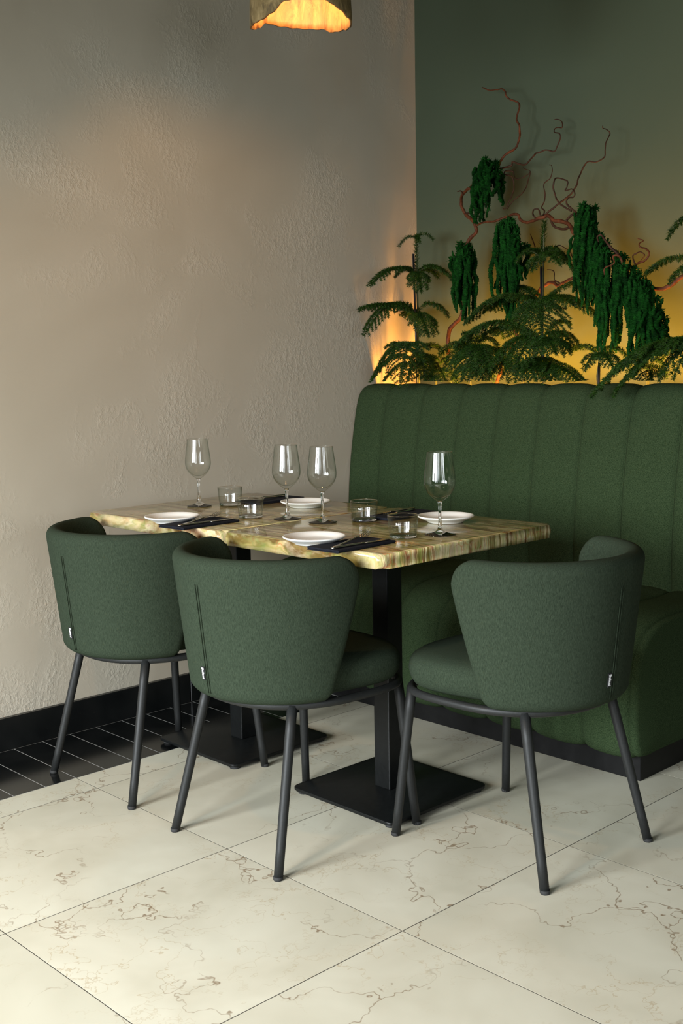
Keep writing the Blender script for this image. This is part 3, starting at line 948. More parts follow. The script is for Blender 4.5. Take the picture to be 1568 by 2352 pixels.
# ------------------------------------------------------------------ pendant lamps
RIM = [(-180, 0.002), (-169, 0.004), (-150, 0.006), (-136, 0.008), (-121, -0.012), (-111, -0.024), (-90, -0.034), (-50, -0.038), (-37, -0.029), (-15, 0.0), (0, 0.001),
       (27, 0.003), (49, -0.010), (69, -0.023), (90, -0.030), (110, -0.026), (123, -0.021), (136, -0.019), (158, -0.002), (180, 0.002)]
def pendant(label, x, y, z, seed, power, rim=None):
    t = thing('pendant_lamp', label, 'pendant lamp', (x, y, z), 0.0, 'crusted dome pendant lamps')
    N = 96
    def rim_dz(a):
        if rim:
            d = (math.degrees(a) + 132.0 + 180.0) % 360.0 - 180.0
            for (p0, v0), (p1, v1) in zip(rim[:-1], rim[1:]):
                if p0 <= d <= p1:
                    f = (d - p0) / (p1 - p0); f = f * f * (3 - 2 * f)
                    return v0 + (v1 - v0) * f + 0.0015 * math.sin(a * 23)
        return 0.010 * math.sin(a * 2 + 0.8 + seed) + 0.006 * math.sin(a * 5 + 1.7 * seed) + 0.006 * noise.noise(Vector((math.cos(a) * 3, math.sin(a) * 3, seed * 7)))
    prof = [(0.1425, 0.0), (0.1425, 0.02), (0.1400, 0.055), (0.130, 0.10), (0.110, 0.145), (0.075, 0.178), (0.030, 0.194)]
    def shell(off, inside):
        verts, faces = [], []
        for j, (r, zz) in enumerate(prof):
            for k in range(N):
                a = 2 * math.pi * k / N
                w = max(0, 1 - zz / 0.12)
                nn = 0.0028 * noise.noise(Vector((math.cos(a) * 2.2, math.sin(a) * 2.2, zz * 14 + seed)))
                verts.append(((r + off + nn) * math.cos(a), (r + off + nn) * math.sin(a), zz + rim_dz(a) * w))
        for j in range(len(prof) - 1):
            for k in range(N):
                k2 = (k + 1) % N
                q = (j * N + k, j * N + k2, (j + 1) * N + k2, (j + 1) * N + k)
                faces.append(q[::-1] if inside else q)
        return verts, faces
    vo, fo = shell(0.0, False); vi, fi = shell(-0.006, True)
    base = len(vo)
    faces = fo + [tuple(i + base for i in f) for f in fi]
    mats = [0] * len(fo) + [1] * len(fi)
    for k in range(N):
        k2 = (k + 1) % N
        faces.append((k2, k, base + k, base + k2)); mats.append(1)
    me = mesh('shade', vo + vi, faces, SHADE_OUT)
    me.materials.append(SHADE_IN)
    me.polygons.foreach_set('material_index', mats)
    obj('shade', me, t)
    v, f = lathe([(0, 0.045), (0.014, 0.048), (0.026, 0.058), (0.031, 0.075), (0.029, 0.092), (0.019, 0.115), (0.0135, 0.128), (0, 0.130)], 28)
    obj('bulb', mesh('bulb', v, f, BULB_MAT), t)
    v, f = lathe([(0, 0.1305), (0.016, 0.131), (0.017, 0.17), (0.022, 0.186), (0.022, 0.215), (0.008, 0.225), (0, 0.226)], 24)
    obj('socket', mesh('socket', v, f, STEEL_BLACK), t)
    v, f = tube([Vector((0, 0, 0.224)), Vector((0, 0, H - z - 0.03))], 0.003, 8)
    obj('cord', mesh('cord', v, f, RUBBER), t)
    v, f = lathe([(0, H - z - 0.032), (0.045, H - z - 0.03), (0.05, H - z - 0.005), (0.05, H - z - 0.0005), (0, H - z - 0.0005)], 32)
    obj('ceiling_rose', mesh('ceiling_rose', v, f, STEEL_BLACK), t)
    l = bpy.data.lights.new('pendant_bulb_light', 'POINT')
    l.energy = power; l.color = (1.0, 0.55, 0.22); l.shadow_soft_size = 0.03
    lo = bpy.data.objects.new('pendant_bulb_light', l); COL.objects.link(lo)
    lo.location = (x, y, z + 0.034)
    return t
pendant('crusty brown dome pendant lamp glowing orange inside above the tables', -1.362, -0.820, 2.158, 0.3, 9.0, RIM)
pendant('crusty brown dome pendant lamp hanging over the open floor to the left, out of frame', -2.98, -1.42, 2.150, 1.9, 26.0)

# ------------------------------------------------------------------ plants
BRANCHES = [('thick red-brown twisted branch rising tallest behind the hanging amaranthus', [[[-0.17, -0.318, 1.223, 0.0105], [-0.167, -0.312, 1.279, 0.0102], [-0.168, -0.323, 1.315, 0.01], [-0.165, -0.346, 1.342, 0.0097], [-0.165, -0.378, 1.364, 0.0094], [-0.164, -0.391, 1.435, 0.0092], [-0.162, -0.403, 1.559, 0.0089], [-0.157, -0.404, 1.637, 0.0086], [-0.154, -0.417, 1.663, 0.0084], [-0.148, -0.438, 1.681, 0.0081], [-0.149, -0.429, 1.72, 0.0078], [-0.139, -0.379, 1.757, 0.0076], [-0.151, -0.369, 1.796, 0.0073], [-0.128, -0.361, 1.83, 0.007], [-0.152, -0.416, 1.848, 0.0068], [-0.13, -0.434, 1.867, 0.0065], [-0.135, -0.484, 1.883, 0.0062], [-0.129, -0.521, 1.898, 0.006], [-0.139, -0.551, 1.927, 0.0057], [-0.135, -0.569, 1.947, 0.0054], [-0.114, -0.601, 1.971, 0.0052], [-0.107, -0.612, 2.003, 0.0049], [-0.124, -0.629, 2.035, 0.0046], [-0.111, -0.606, 2.07, 0.0044], [-0.103, -0.607, 2.107, 0.0041], [-0.1, -0.599, 2.135, 0.0038], [-0.122, -0.568, 2.154, 0.0036], [-0.121, -0.56, 2.178, 0.0033], [-0.115, -0.532, 2.191, 0.003], [-0.091, -0.464, 2.202, 0.0028], [-0.112, -0.441, 2.215, 0.0025]], [[-0.18, -0.405, 1.82, 0.004], [-0.195, -0.407, 1.832, 0.003], [-0.2, -0.392, 1.831, 0.002]], [[-0.18, -0.414, 1.75, 0.004], [-0.193, -0.456, 1.749, 0.003], [-0.212, -0.492, 1.759, 0.002]], [[-0.14, -0.542, 1.902, 0.0045], [-0.135, -0.558, 1.902, 0.0043], [-0.128, -0.59, 1.908, 0.0042], [-0.124, -0.597, 1.923, 0.004], [-0.12, -0.632, 1.907, 0.0039], [-0.123, -0.658, 1.906, 0.0037], [-0.104, -0.676, 1.932, 0.0036], [-0.119, -0.706, 1.938, 0.0034], [-0.11, -0.731, 1.947, 0.0032], [-0.102, -0.766, 1.937, 0.0031], [-0.091, -0.778, 1.966, 0.0029], [-0.098, -0.786, 1.994, 0.0028], [-0.08, -0.75, 2.009, 0.0026], [-0.073, -0.75, 2.023, 0.0025], [-0.085, -0.786, 2.019, 0.0023], [-0.072, -0.772, 2.045, 0.0022], [-0.08, -0.75, 2.052, 0.002]], [[-0.14, -0.534, 1.888, 0.0035], [-0.141, -0.562, 1.88, 0.0033], [-0.156, -0.617, 1.861, 0.003], [-0.147, -0.619, 1.82, 0.0027], [-0.16, -0.611, 1.78, 0.0025], [-0.163, -0.594, 1.751, 0.0023], [-0.165, -0.581, 1.755, 0.002]], [[-0.145, -0.57, 1.879, 0.003], [-0.139, -0.575, 1.89, 0.0028], [-0.124, -0.597, 1.885, 0.0025], [-0.132, -0.613, 1.856, 0.0023], [-0.123, -0.644, 1.86, 0.0021], [-0.106, -0.661, 1.878, 0.0018], [-0.099, -0.626, 1.897, 0.0016]], [[-0.11, -0.664, 1.877, 0.0028], [-0.123, -0.658, 1.825, 0.0026], [-0.146, -0.638, 1.789, 0.0024], [-0.158, -0.614, 1.765, 0.0022], [-0.17, -0.606, 1.744, 0.002]]]), ('red-brown twisted branch lying level across the middle with curling twigs', [[[-0.26, -0.992, 1.589, 0.0095], [-0.256, -0.957, 1.626, 0.0091], [-0.248, -0.939, 1.645, 0.0087], [-0.238, -0.91, 1.665, 0.0082], [-0.237, -0.866, 1.674, 0.0078], [-0.23, -0.829, 1.695, 0.0074], [-0.233, -0.792, 1.688, 0.007], [-0.217, -0.735, 1.681, 0.0065], [-0.202, -0.691, 1.698, 0.0061], [-0.198, -0.673, 1.72, 0.0057], [-0.194, -0.623, 1.715, 0.0053], [-0.2, -0.57, 1.706, 0.0048], [-0.178, -0.493, 1.706, 0.0044], [-0.173, -0.461, 1.699, 0.004]], [[-0.2, -0.767, 1.694, 0.0035], [-0.201, -0.746, 1.707, 0.0034], [-0.213, -0.758, 1.723, 0.0033], [-0.211, -0.778, 1.722, 0.0032], [-0.226, -0.797, 1.701, 0.0031], [-0.212, -0.807, 1.694, 0.003]], [[-0.21, -0.793, 1.698, 0.0032], [-0.202, -0.796, 1.716, 0.003], [-0.184, -0.774, 1.734, 0.0028], [-0.171, -0.777, 1.764, 0.0026], [-0.161, -0.765, 1.816, 0.0024], [-0.161, -0.792, 1.834, 0.0022], [-0.148, -0.791, 1.872, 0.002], [-0.134, -0.768, 1.887, 0.0018]], [[-0.21, -0.802, 1.7, 0.0042], [-0.199, -0.847, 1.731, 0.004], [-0.186, -0.873, 1.751, 0.0038], [-0.193, -0.907, 1.772, 0.0036], [-0.178, -0.919, 1.803, 0.0035], [-0.15, -0.916, 1.848, 0.0033], [-0.154, -0.944, 1.872, 0.0031], [-0.151, -0.975, 1.867, 0.0029], [-0.135, -0.998, 1.88, 0.0027], [-0.135, -1.002, 1.925, 0.0025], [-0.108, -1.0, 1.959, 0.0024], [-0.113, -0.999, 1.972, 0.0022], [-0.098, -0.969, 1.986, 0.002], [-0.105, -0.97, 1.993, 0.0018]], [[-0.23, -0.93, 1.7, 0.0038], [-0.23, -0.904, 1.716, 0.0037], [-0.232, -0.875, 1.74, 0.0035], [-0.224, -0.851, 1.786, 0.0034], [-0.223, -0.855, 1.814, 0.0032], [-0.212, -0.86, 1.821, 0.0031], [-0.216, -0.902, 1.805, 0.0029], [-0.213, -0.9, 1.787, 0.0028], [-0.215, -0.893, 1.775, 0.0026], [-0.208, -0.913, 1.777, 0.0025]], [[-0.22, -0.836, 1.682, 0.005], [-0.226, -0.854, 1.659, 0.005], [-0.233, -0.894, 1.644, 0.005], [-0.245, -0.936, 1.642, 0.005]], [[-0.24, -0.939, 1.641, 0.0055], [-0.238, -0.919, 1.658, 0.0052], [-0.24, -0.92, 1.672, 0.0049], [-0.242, -0.938, 1.684, 0.0046], [-0.226, -0.949, 1.692, 0.0043], [-0.227, -0.928, 1.709, 0.004], [-0.225, -0.909, 1.73, 0.0037], [-0.224, -0.913, 1.745, 0.0034], [-0.233, -0.94, 1.747, 0.0031], [-0.225, -0.939, 1.763, 0.0028], [-0.211, -0.916, 1.776, 0.0025]], [[-0.24, -0.945, 1.69, 0.005], [-0.25, -0.978, 1.666, 0.0047], [-0.256, -0.987, 1.637, 0.0045], [-0.273, -1.011, 1.616, 0.0043], [-0.276, -1.048, 1.597, 0.004]]]), ('short red-brown twisted branch poking through the long amaranthus tassels', [[[-0.27, -1.18, 1.478, 0.006], [-0.278, -1.173, 1.484, 0.0054], [-0.282, -1.166, 1.512, 0.0049], [-0.296, -1.161, 1.531, 0.0043], [-0.302, -1.146, 1.527, 0.0037], [-0.31, -1.155, 1.504, 0.0031], [-0.315, -1.126, 1.49, 0.0026], [-0.318, -1.125, 1.469, 0.002]], [[-0.27, -1.144, 1.534, 0.006], [-0.275, -1.127, 1.555, 0.0055], [-0.281, -1.111, 1.57, 0.005], [-0.281, -1.1, 1.587, 0.0045], [-0.293, -1.094, 1.601, 0.004], [-0.297, -1.082, 1.595, 0.0035], [-0.302, -1.089, 1.58, 0.003]]]), ('small curled red-brown branch beside the rightmost amaranthus bunch', [[[-0.24, -1.197, 1.424, 0.006], [-0.233, -1.189, 1.458, 0.0056], [-0.229, -1.179, 1.491, 0.0052], [-0.219, -1.187, 1.505, 0.0048], [-0.23, -1.217, 1.51, 0.0044], [-0.227, -1.232, 1.534, 0.004], [-0.208, -1.21, 1.55, 0.0036], [-0.221, -1.195, 1.558, 0.0032], [-0.216, -1.19, 1.57, 0.0028], [-0.203, -1.196, 1.578, 0.0024], [-0.208, -1.179, 1.587, 0.002]], [[-0.22, -1.181, 1.5, 0.003], [-0.218, -1.168, 1.531, 0.0028], [-0.212, -1.178, 1.539, 0.0027], [-0.201, -1.187, 1.542, 0.0025], [-0.202, -1.204, 1.531, 0.0023], [-0.197, -1.187, 1.519, 0.0022], [-0.208, -1.18, 1.506, 0.002]]]), ('thick bare red branch reaching off to the right frame edge', [[[-0.22, -1.212, 1.437, 0.008], [-0.219, -1.227, 1.427, 0.0082], [-0.212, -1.253, 1.42, 0.0083], [-0.215, -1.282, 1.416, 0.0085], [-0.211, -1.306, 1.428, 0.0087], [-0.202, -1.334, 1.449, 0.0088], [-0.203, -1.382, 1.466, 0.009]]]), ('dark red branch half hidden behind the middle pine sapling', [[[-0.09, -0.668, 1.399, 0.008], [-0.096, -0.682, 1.432, 0.0079], [-0.1, -0.722, 1.464, 0.0077], [-0.101, -0.76, 1.473, 0.0076], [-0.109, -0.788, 1.46, 0.0074], [-0.107, -0.805, 1.467, 0.0073], [-0.119, -0.871, 1.487, 0.0071], [-0.121, -0.925, 1.494, 0.007]], [[-0.1, -0.795, 1.467, 0.003], [-0.098, -0.768, 1.483, 0.0026], [-0.09, -0.756, 1.514, 0.0022], [-0.079, -0.72, 1.525, 0.0018]], [[-0.11, -0.867, 1.528, 0.0025], [-0.099, -0.835, 1.574, 0.0023], [-0.09, -0.788, 1.604, 0.002], [-0.081, -0.749, 1.601, 0.0018]], [[-0.1, -0.679, 1.609, 0.0028], [-0.091, -0.663, 1.634, 0.0023], [-0.083, -0.644, 1.66, 0.0018]]]), ('orange-red stem glowing between the low pine fronds in the centre', [[[-0.16, -0.542, 1.106, 0.008], [-0.159, -0.565, 1.148, 0.0079], [-0.151, -0.562, 1.21, 0.0077], [-0.151, -0.609, 1.248, 0.0076], [-0.144, -0.63, 1.278, 0.0074], [-0.151, -0.62, 1.32, 0.0073], [-0.139, -0.628, 1.343, 0.0071], [-0.139, -0.662, 1.357, 0.007]]])]
AMARANTHUS = [('small dark green amaranthus bunch hanging highest on the tall branch', [[-0.174, -0.481, 1.805, 1.711], [-0.192, -0.485, 1.828, 1.72], [-0.222, -0.488, 1.839, 1.763], [-0.224, -0.491, 1.861, 1.7], [-0.214, -0.495, 1.873, 1.727], [-0.216, -0.499, 1.89, 1.759], [-0.225, -0.501, 1.888, 1.698], [-0.222, -0.506, 1.904, 1.793], [-0.18, -0.509, 1.905, 1.796], [-0.199, -0.51, 1.903, 1.707], [-0.179, -0.514, 1.911, 1.724], [-0.202, -0.516, 1.92, 1.717], [-0.197, -0.522, 1.922, 1.727], [-0.229, -0.523, 1.924, 1.808], [-0.191, -0.529, 1.924, 1.758], [-0.178, -0.531, 1.921, 1.747], [-0.228, -0.535, 1.93, 1.806], [-0.179, -0.537, 1.929, 1.833], [-0.218, -0.54, 1.927, 1.761], [-0.2, -0.544, 1.921, 1.795], [-0.227, -0.548, 1.926, 1.778], [-0.208, -0.549, 1.92, 1.767], [-0.234, -0.553, 1.927, 1.779], [-0.176, -0.556, 1.923, 1.805], [-0.234, -0.561, 1.919, 1.768], [-0.179, -0.564, 1.917, 1.83], [-0.186, -0.566, 1.914, 1.81], [-0.168, -0.57, 1.904, 1.76], [-0.229, -0.572, 1.905, 1.791], [-0.167, -0.577, 1.892, 1.78], [-0.186, -0.579, 1.883, 1.771], [-0.229, -0.581, 1.884, 1.813], [-0.178, -0.585, 1.873, 1.821], [-0.217, -0.589, 1.863, 1.789]]), ('leftmost dark green amaranthus bunch hanging beside the left sapling', [[-0.252, -0.41, 1.578, 1.465], [-0.233, -0.411, 1.576, 1.486], [-0.231, -0.415, 1.584, 1.472], [-0.234, -0.418, 1.592, 1.404], [-0.246, -0.422, 1.599, 1.409], [-0.225, -0.423, 1.6, 1.415], [-0.237, -0.428, 1.605, 1.387], [-0.26, -0.43, 1.608, 1.413], [-0.228, -0.432, 1.614, 1.423], [-0.25, -0.437, 1.62, 1.382], [-0.224, -0.44, 1.615, 1.45], [-0.249, -0.442, 1.624, 1.42], [-0.221, -0.445, 1.624, 1.393], [-0.242, -0.447, 1.62, 1.466], [-0.252, -0.45, 1.623, 1.416], [-0.207, -0.455, 1.628, 1.404], [-0.242, -0.457, 1.622, 1.461], [-0.227, -0.461, 1.622, 1.482], [-0.262, -0.461, 1.625, 1.387], [-0.227, -0.464, 1.622, 1.473], [-0.272, -0.468, 1.627, 1.375], [-0.251, -0.471, 1.619, 1.36], [-0.234, -0.474, 1.62, 1.461], [-0.241, -0.476, 1.622, 1.469], [-0.236, -0.481, 1.617, 1.343], [-0.256, -0.484, 1.613, 1.449], [-0.221, -0.485, 1.609, 1.441], [-0.272, -0.489, 1.607, 1.333], [-0.22, -0.493, 1.604, 1.361], [-0.218, -0.493, 1.603, 1.454], [-0.267, -0.497, 1.591, 1.343], [-0.254, -0.5, 1.584, 1.455], [-0.274, -0.502, 1.582, 1.432], [-0.27, -0.505, 1.573, 1.366]]), ('wide dark green amaranthus bunch hanging left of the middle sapling', [[-0.18, -0.59, 1.687, 1.423], [-0.197, -0.595, 1.695, 1.48], [-0.2, -0.596, 1.689, 1.457], [-0.23, -0.599, 1.689, 1.413], [-0.203, -0.601, 1.698, 1.42], [-0.168, -0.605, 1.694, 1.507], [-0.226, -0.608, 1.692, 1.39], [-0.202, -0.61, 1.694, 1.496], [-0.202, -0.612, 1.691, 1.467], [-0.213, -0.616, 1.696, 1.359], [-0.21, -0.618, 1.695, 1.405], [-0.185, -0.621, 1.69, 1.436], [-0.183, -0.623, 1.694, 1.333], [-0.198, -0.627, 1.701, 1.438], [-0.185, -0.628, 1.695, 1.424], [-0.187, -0.633, 1.703, 1.366], [-0.219, -0.635, 1.699, 1.377], [-0.202, -0.638, 1.709, 1.407], [-0.203, -0.639, 1.707, 1.388], [-0.211, -0.641, 1.711, 1.493], [-0.206, -0.644, 1.704, 1.469], [-0.198, -0.649, 1.698, 1.367], [-0.188, -0.652, 1.692, 1.384], [-0.174, -0.652, 1.695, 1.465], [-0.185, -0.657, 1.687, 1.328], [-0.21, -0.657, 1.688, 1.356], [-0.184, -0.661, 1.679, 1.342], [-0.206, -0.663, 1.683, 1.321], [-0.192, -0.667, 1.669, 1.38], [-0.219, -0.668, 1.673, 1.415], [-0.195, -0.671, 1.662, 1.392], [-0.233, -0.676, 1.655, 1.478], [-0.216, -0.679, 1.649, 1.53], [-0.221, -0.681, 1.646, 1.465], [-0.223, -0.684, 1.639, 1.496], [-0.223, -0.685, 1.639, 1.546], [-0.232, -0.689, 1.63, 1.477], [-0.225, -0.689, 1.627, 1.546], [-0.205, -0.694, 1.618, 1.538], [-0.169, -0.696, 1.613, 1.488], [-0.177, -0.697, 1.608, 1.494], [-0.174, -0.702, 1.588, 1.501], [-0.216, -0.703, 1.592, 1.478], [-0.233, -0.708, 1.572, 1.479]]), ('tall dark green amaranthus bunch with pointed top right of the middle sapling', [[-0.227, -0.975, 1.601, 1.464], [-0.294, -0.975, 1.611, 1.501], [-0.262, -0.978, 1.644, 1.49], [-0.245, -0.98, 1.677, 1.44], [-0.227, -0.981, 1.69, 1.513], [-0.226, -0.982, 1.691, 1.533], [-0.279, -0.984, 1.688, 1.419], [-0.226, -0.987, 1.695, 1.535], [-0.242, -0.989, 1.698, 1.407], [-0.276, -0.991, 1.697, 1.389], [-0.253, -0.992, 1.703, 1.413], [-0.24, -0.995, 1.701, 1.38], [-0.264, -0.996, 1.701, 1.378], [-0.284, -0.998, 1.706, 1.446], [-0.229, -1.001, 1.706, 1.384], [-0.249, -1.003, 1.706, 1.375], [-0.29, -1.004, 1.706, 1.46], [-0.258, -1.006, 1.705, 1.435], [-0.267, -1.008, 1.707, 1.372], [-0.259, -1.011, 1.706, 1.4], [-0.281, -1.013, 1.706, 1.483], [-0.252, -1.015, 1.705, 1.38], [-0.244, -1.017, 1.702, 1.504], [-0.242, -1.019, 1.704, 1.415], [-0.251, -1.02, 1.699, 1.388], [-0.225, -1.022, 1.702, 1.395], [-0.238, -1.025, 1.696, 1.502], [-0.244, -1.027, 1.691, 1.394], [-0.295, -1.028, 1.683, 1.391], [-0.253, -1.03, 1.68, 1.455], [-0.255, -1.033, 1.669, 1.372], [-0.26, -1.035, 1.658, 1.476], [-0.233, -1.037, 1.652, 1.493], [-0.262, -1.039, 1.649, 1.369], [-0.283, -1.04, 1.646, 1.426], [-0.274, -1.043, 1.639, 1.39], [-0.242, -1.045, 1.639, 1.375], [-0.277, -1.046, 1.637, 1.468], [-0.275, -1.048, 1.634, 1.433], [-0.243, -1.051, 1.629, 1.382]]), ('long dark green amaranthus bunch trailing between its two larger neighbours', [[-0.25, -1.037, 1.618, 1.371], [-0.27, -1.04, 1.616, 1.43], [-0.261, -1.042, 1.611, 1.456], [-0.282, -1.047, 1.612, 1.341], [-0.238, -1.049, 1.609, 1.387], [-0.236, -1.05, 1.609, 1.346], [-0.229, -1.054, 1.608, 1.303], [-0.219, -1.056, 1.601, 1.345], [-0.272, -1.059, 1.598, 1.389], [-0.232, -1.062, 1.599, 1.265], [-0.25, -1.063, 1.596, 1.341], [-0.272, -1.067, 1.588, 1.301], [-0.282, -1.069, 1.584, 1.246], [-0.281, -1.071, 1.586, 1.392], [-0.274, -1.074, 1.578, 1.369], [-0.236, -1.076, 1.576, 1.229], [-0.283, -1.079, 1.572, 1.322], [-0.254, -1.08, 1.569, 1.301], [-0.27, -1.083, 1.565, 1.22], [-0.244, -1.086, 1.565, 1.298], [-0.246, -1.089, 1.558, 1.326], [-0.275, -1.09, 1.561, 1.215], [-0.277, -1.092, 1.561, 1.286], [-0.251, -1.095, 1.561, 1.27], [-0.279, -1.098, 1.553, 1.209], [-0.278, -1.1, 1.553, 1.222], [-0.277, -1.102, 1.552, 1.235], [-0.245, -1.105, 1.548, 1.211], [-0.217, -1.108, 1.544, 1.286], [-0.248, -1.11, 1.544, 1.288], [-0.226, -1.112, 1.545, 1.213], [-0.231, -1.114, 1.54, 1.262], [-0.217, -1.118, 1.541, 1.318], [-0.236, -1.121, 1.535, 1.218], [-0.237, -1.123, 1.537, 1.243], [-0.227, -1.125, 1.535, 1.331], [-0.258, -1.128, 1.533, 1.224], [-0.229, -1.129, 1.536, 1.271], [-0.265, -1.133, 1.536, 1.249], [-0.253, -1.135, 1.533, 1.232], [-0.225, -1.139, 1.535, 1.249], [-0.252, -1.139, 1.532, 1.273], [-0.282, -1.143, 1.523, 1.254], [-0.275, -1.145, 1.519, 1.333], [-0.223, -1.148, 1.519, 1.325], [-0.281, -1.15, 1.514, 1.292]]), ('rightmost dark green amaranthus bunch fanning out low above the bench', [[-0.294, -1.164, 1.494, 1.25], [-0.279, -1.165, 1.494, 1.35], [-0.289, -1.167, 1.493, 1.309], [-0.259, -1.169, 1.496, 1.294], [-0.275, -1.173, 1.496, 1.334], [-0.285, -1.175, 1.496, 1.369], [-0.265, -1.177, 1.497, 1.3], [-0.253, -1.18, 1.496, 1.297], [-0.273, -1.183, 1.497, 1.355], [-0.237, -1.184, 1.494, 1.25], [-0.238, -1.187, 1.491, 1.323], [-0.242, -1.189, 1.49, 1.3], [-0.283, -1.192, 1.492, 1.206], [-0.284, -1.195, 1.477, 1.282], [-0.263, -1.198, 1.477, 1.223], [-0.232, -1.2, 1.471, 1.2], [-0.27, -1.201, 1.471, 1.313], [-0.241, -1.204, 1.464, 1.314], [-0.25, -1.206, 1.462, 1.195], [-0.242, -1.21, 1.452, 1.208], [-0.259, -1.212, 1.453, 1.241], [-0.293, -1.214, 1.452, 1.193], [-0.255, -1.217, 1.451, 1.254], [-0.226, -1.218, 1.449, 1.27], [-0.264, -1.223, 1.446, 1.191], [-0.235, -1.224, 1.446, 1.3], [-0.245, -1.227, 1.449, 1.239], [-0.256, -1.228, 1.444, 1.19], [-0.284, -1.231, 1.443, 1.3], [-0.282, -1.232, 1.442, 1.203], [-0.242, -1.235, 1.437, 1.191], [-0.253, -1.238, 1.44, 1.287], [-0.292, -1.241, 1.435, 1.276], [-0.268, -1.242, 1.431, 1.192], [-0.258, -1.246, 1.428, 1.301], [-0.24, -1.248, 1.427, 1.241], [-0.245, -1.25, 1.427, 1.193], [-0.288, -1.253, 1.424, 1.253], [-0.238, -1.255, 1.415, 1.288], [-0.254, -1.258, 1.414, 1.196], [-0.292, -1.259, 1.411, 1.292], [-0.256, -1.263, 1.407, 1.256], [-0.253, -1.266, 1.397, 1.198], [-0.24, -1.267, 1.4, 1.234], [-0.283, -1.27, 1.389, 1.247], [-0.236, -1.272, 1.388, 1.2], [-0.243, -1.275, 1.376, 1.245], [-0.271, -1.276, 1.372, 1.274], [-0.281, -1.278, 1.369, 1.202], [-0.239, -1.282, 1.36, 1.25], [-0.24, -1.285, 1.346, 1.245], [-0.277, -1.286, 1.343, 1.205], [-0.25, -1.289, 1.335, 1.254], [-0.273, -1.293, 1.33, 1.216], [-0.292, -1.293, 1.331, 1.209], [-0.231, -1.296, 1.322, 1.238], [-0.267, -1.3, 1.306, 1.257], [-0.245, -1.301, 1.304, 1.214], [-0.257, -1.305, 1.299, 1.233], [-0.265, -1.306, 1.289, 1.235], [-0.267, -1.308, 1.286, 1.219], [-0.236, -1.31, 1.28, 1.233], [-0.279, -1.315, 1.259, 1.234], [-0.251, -1.317, 1.251, 1.231]])]
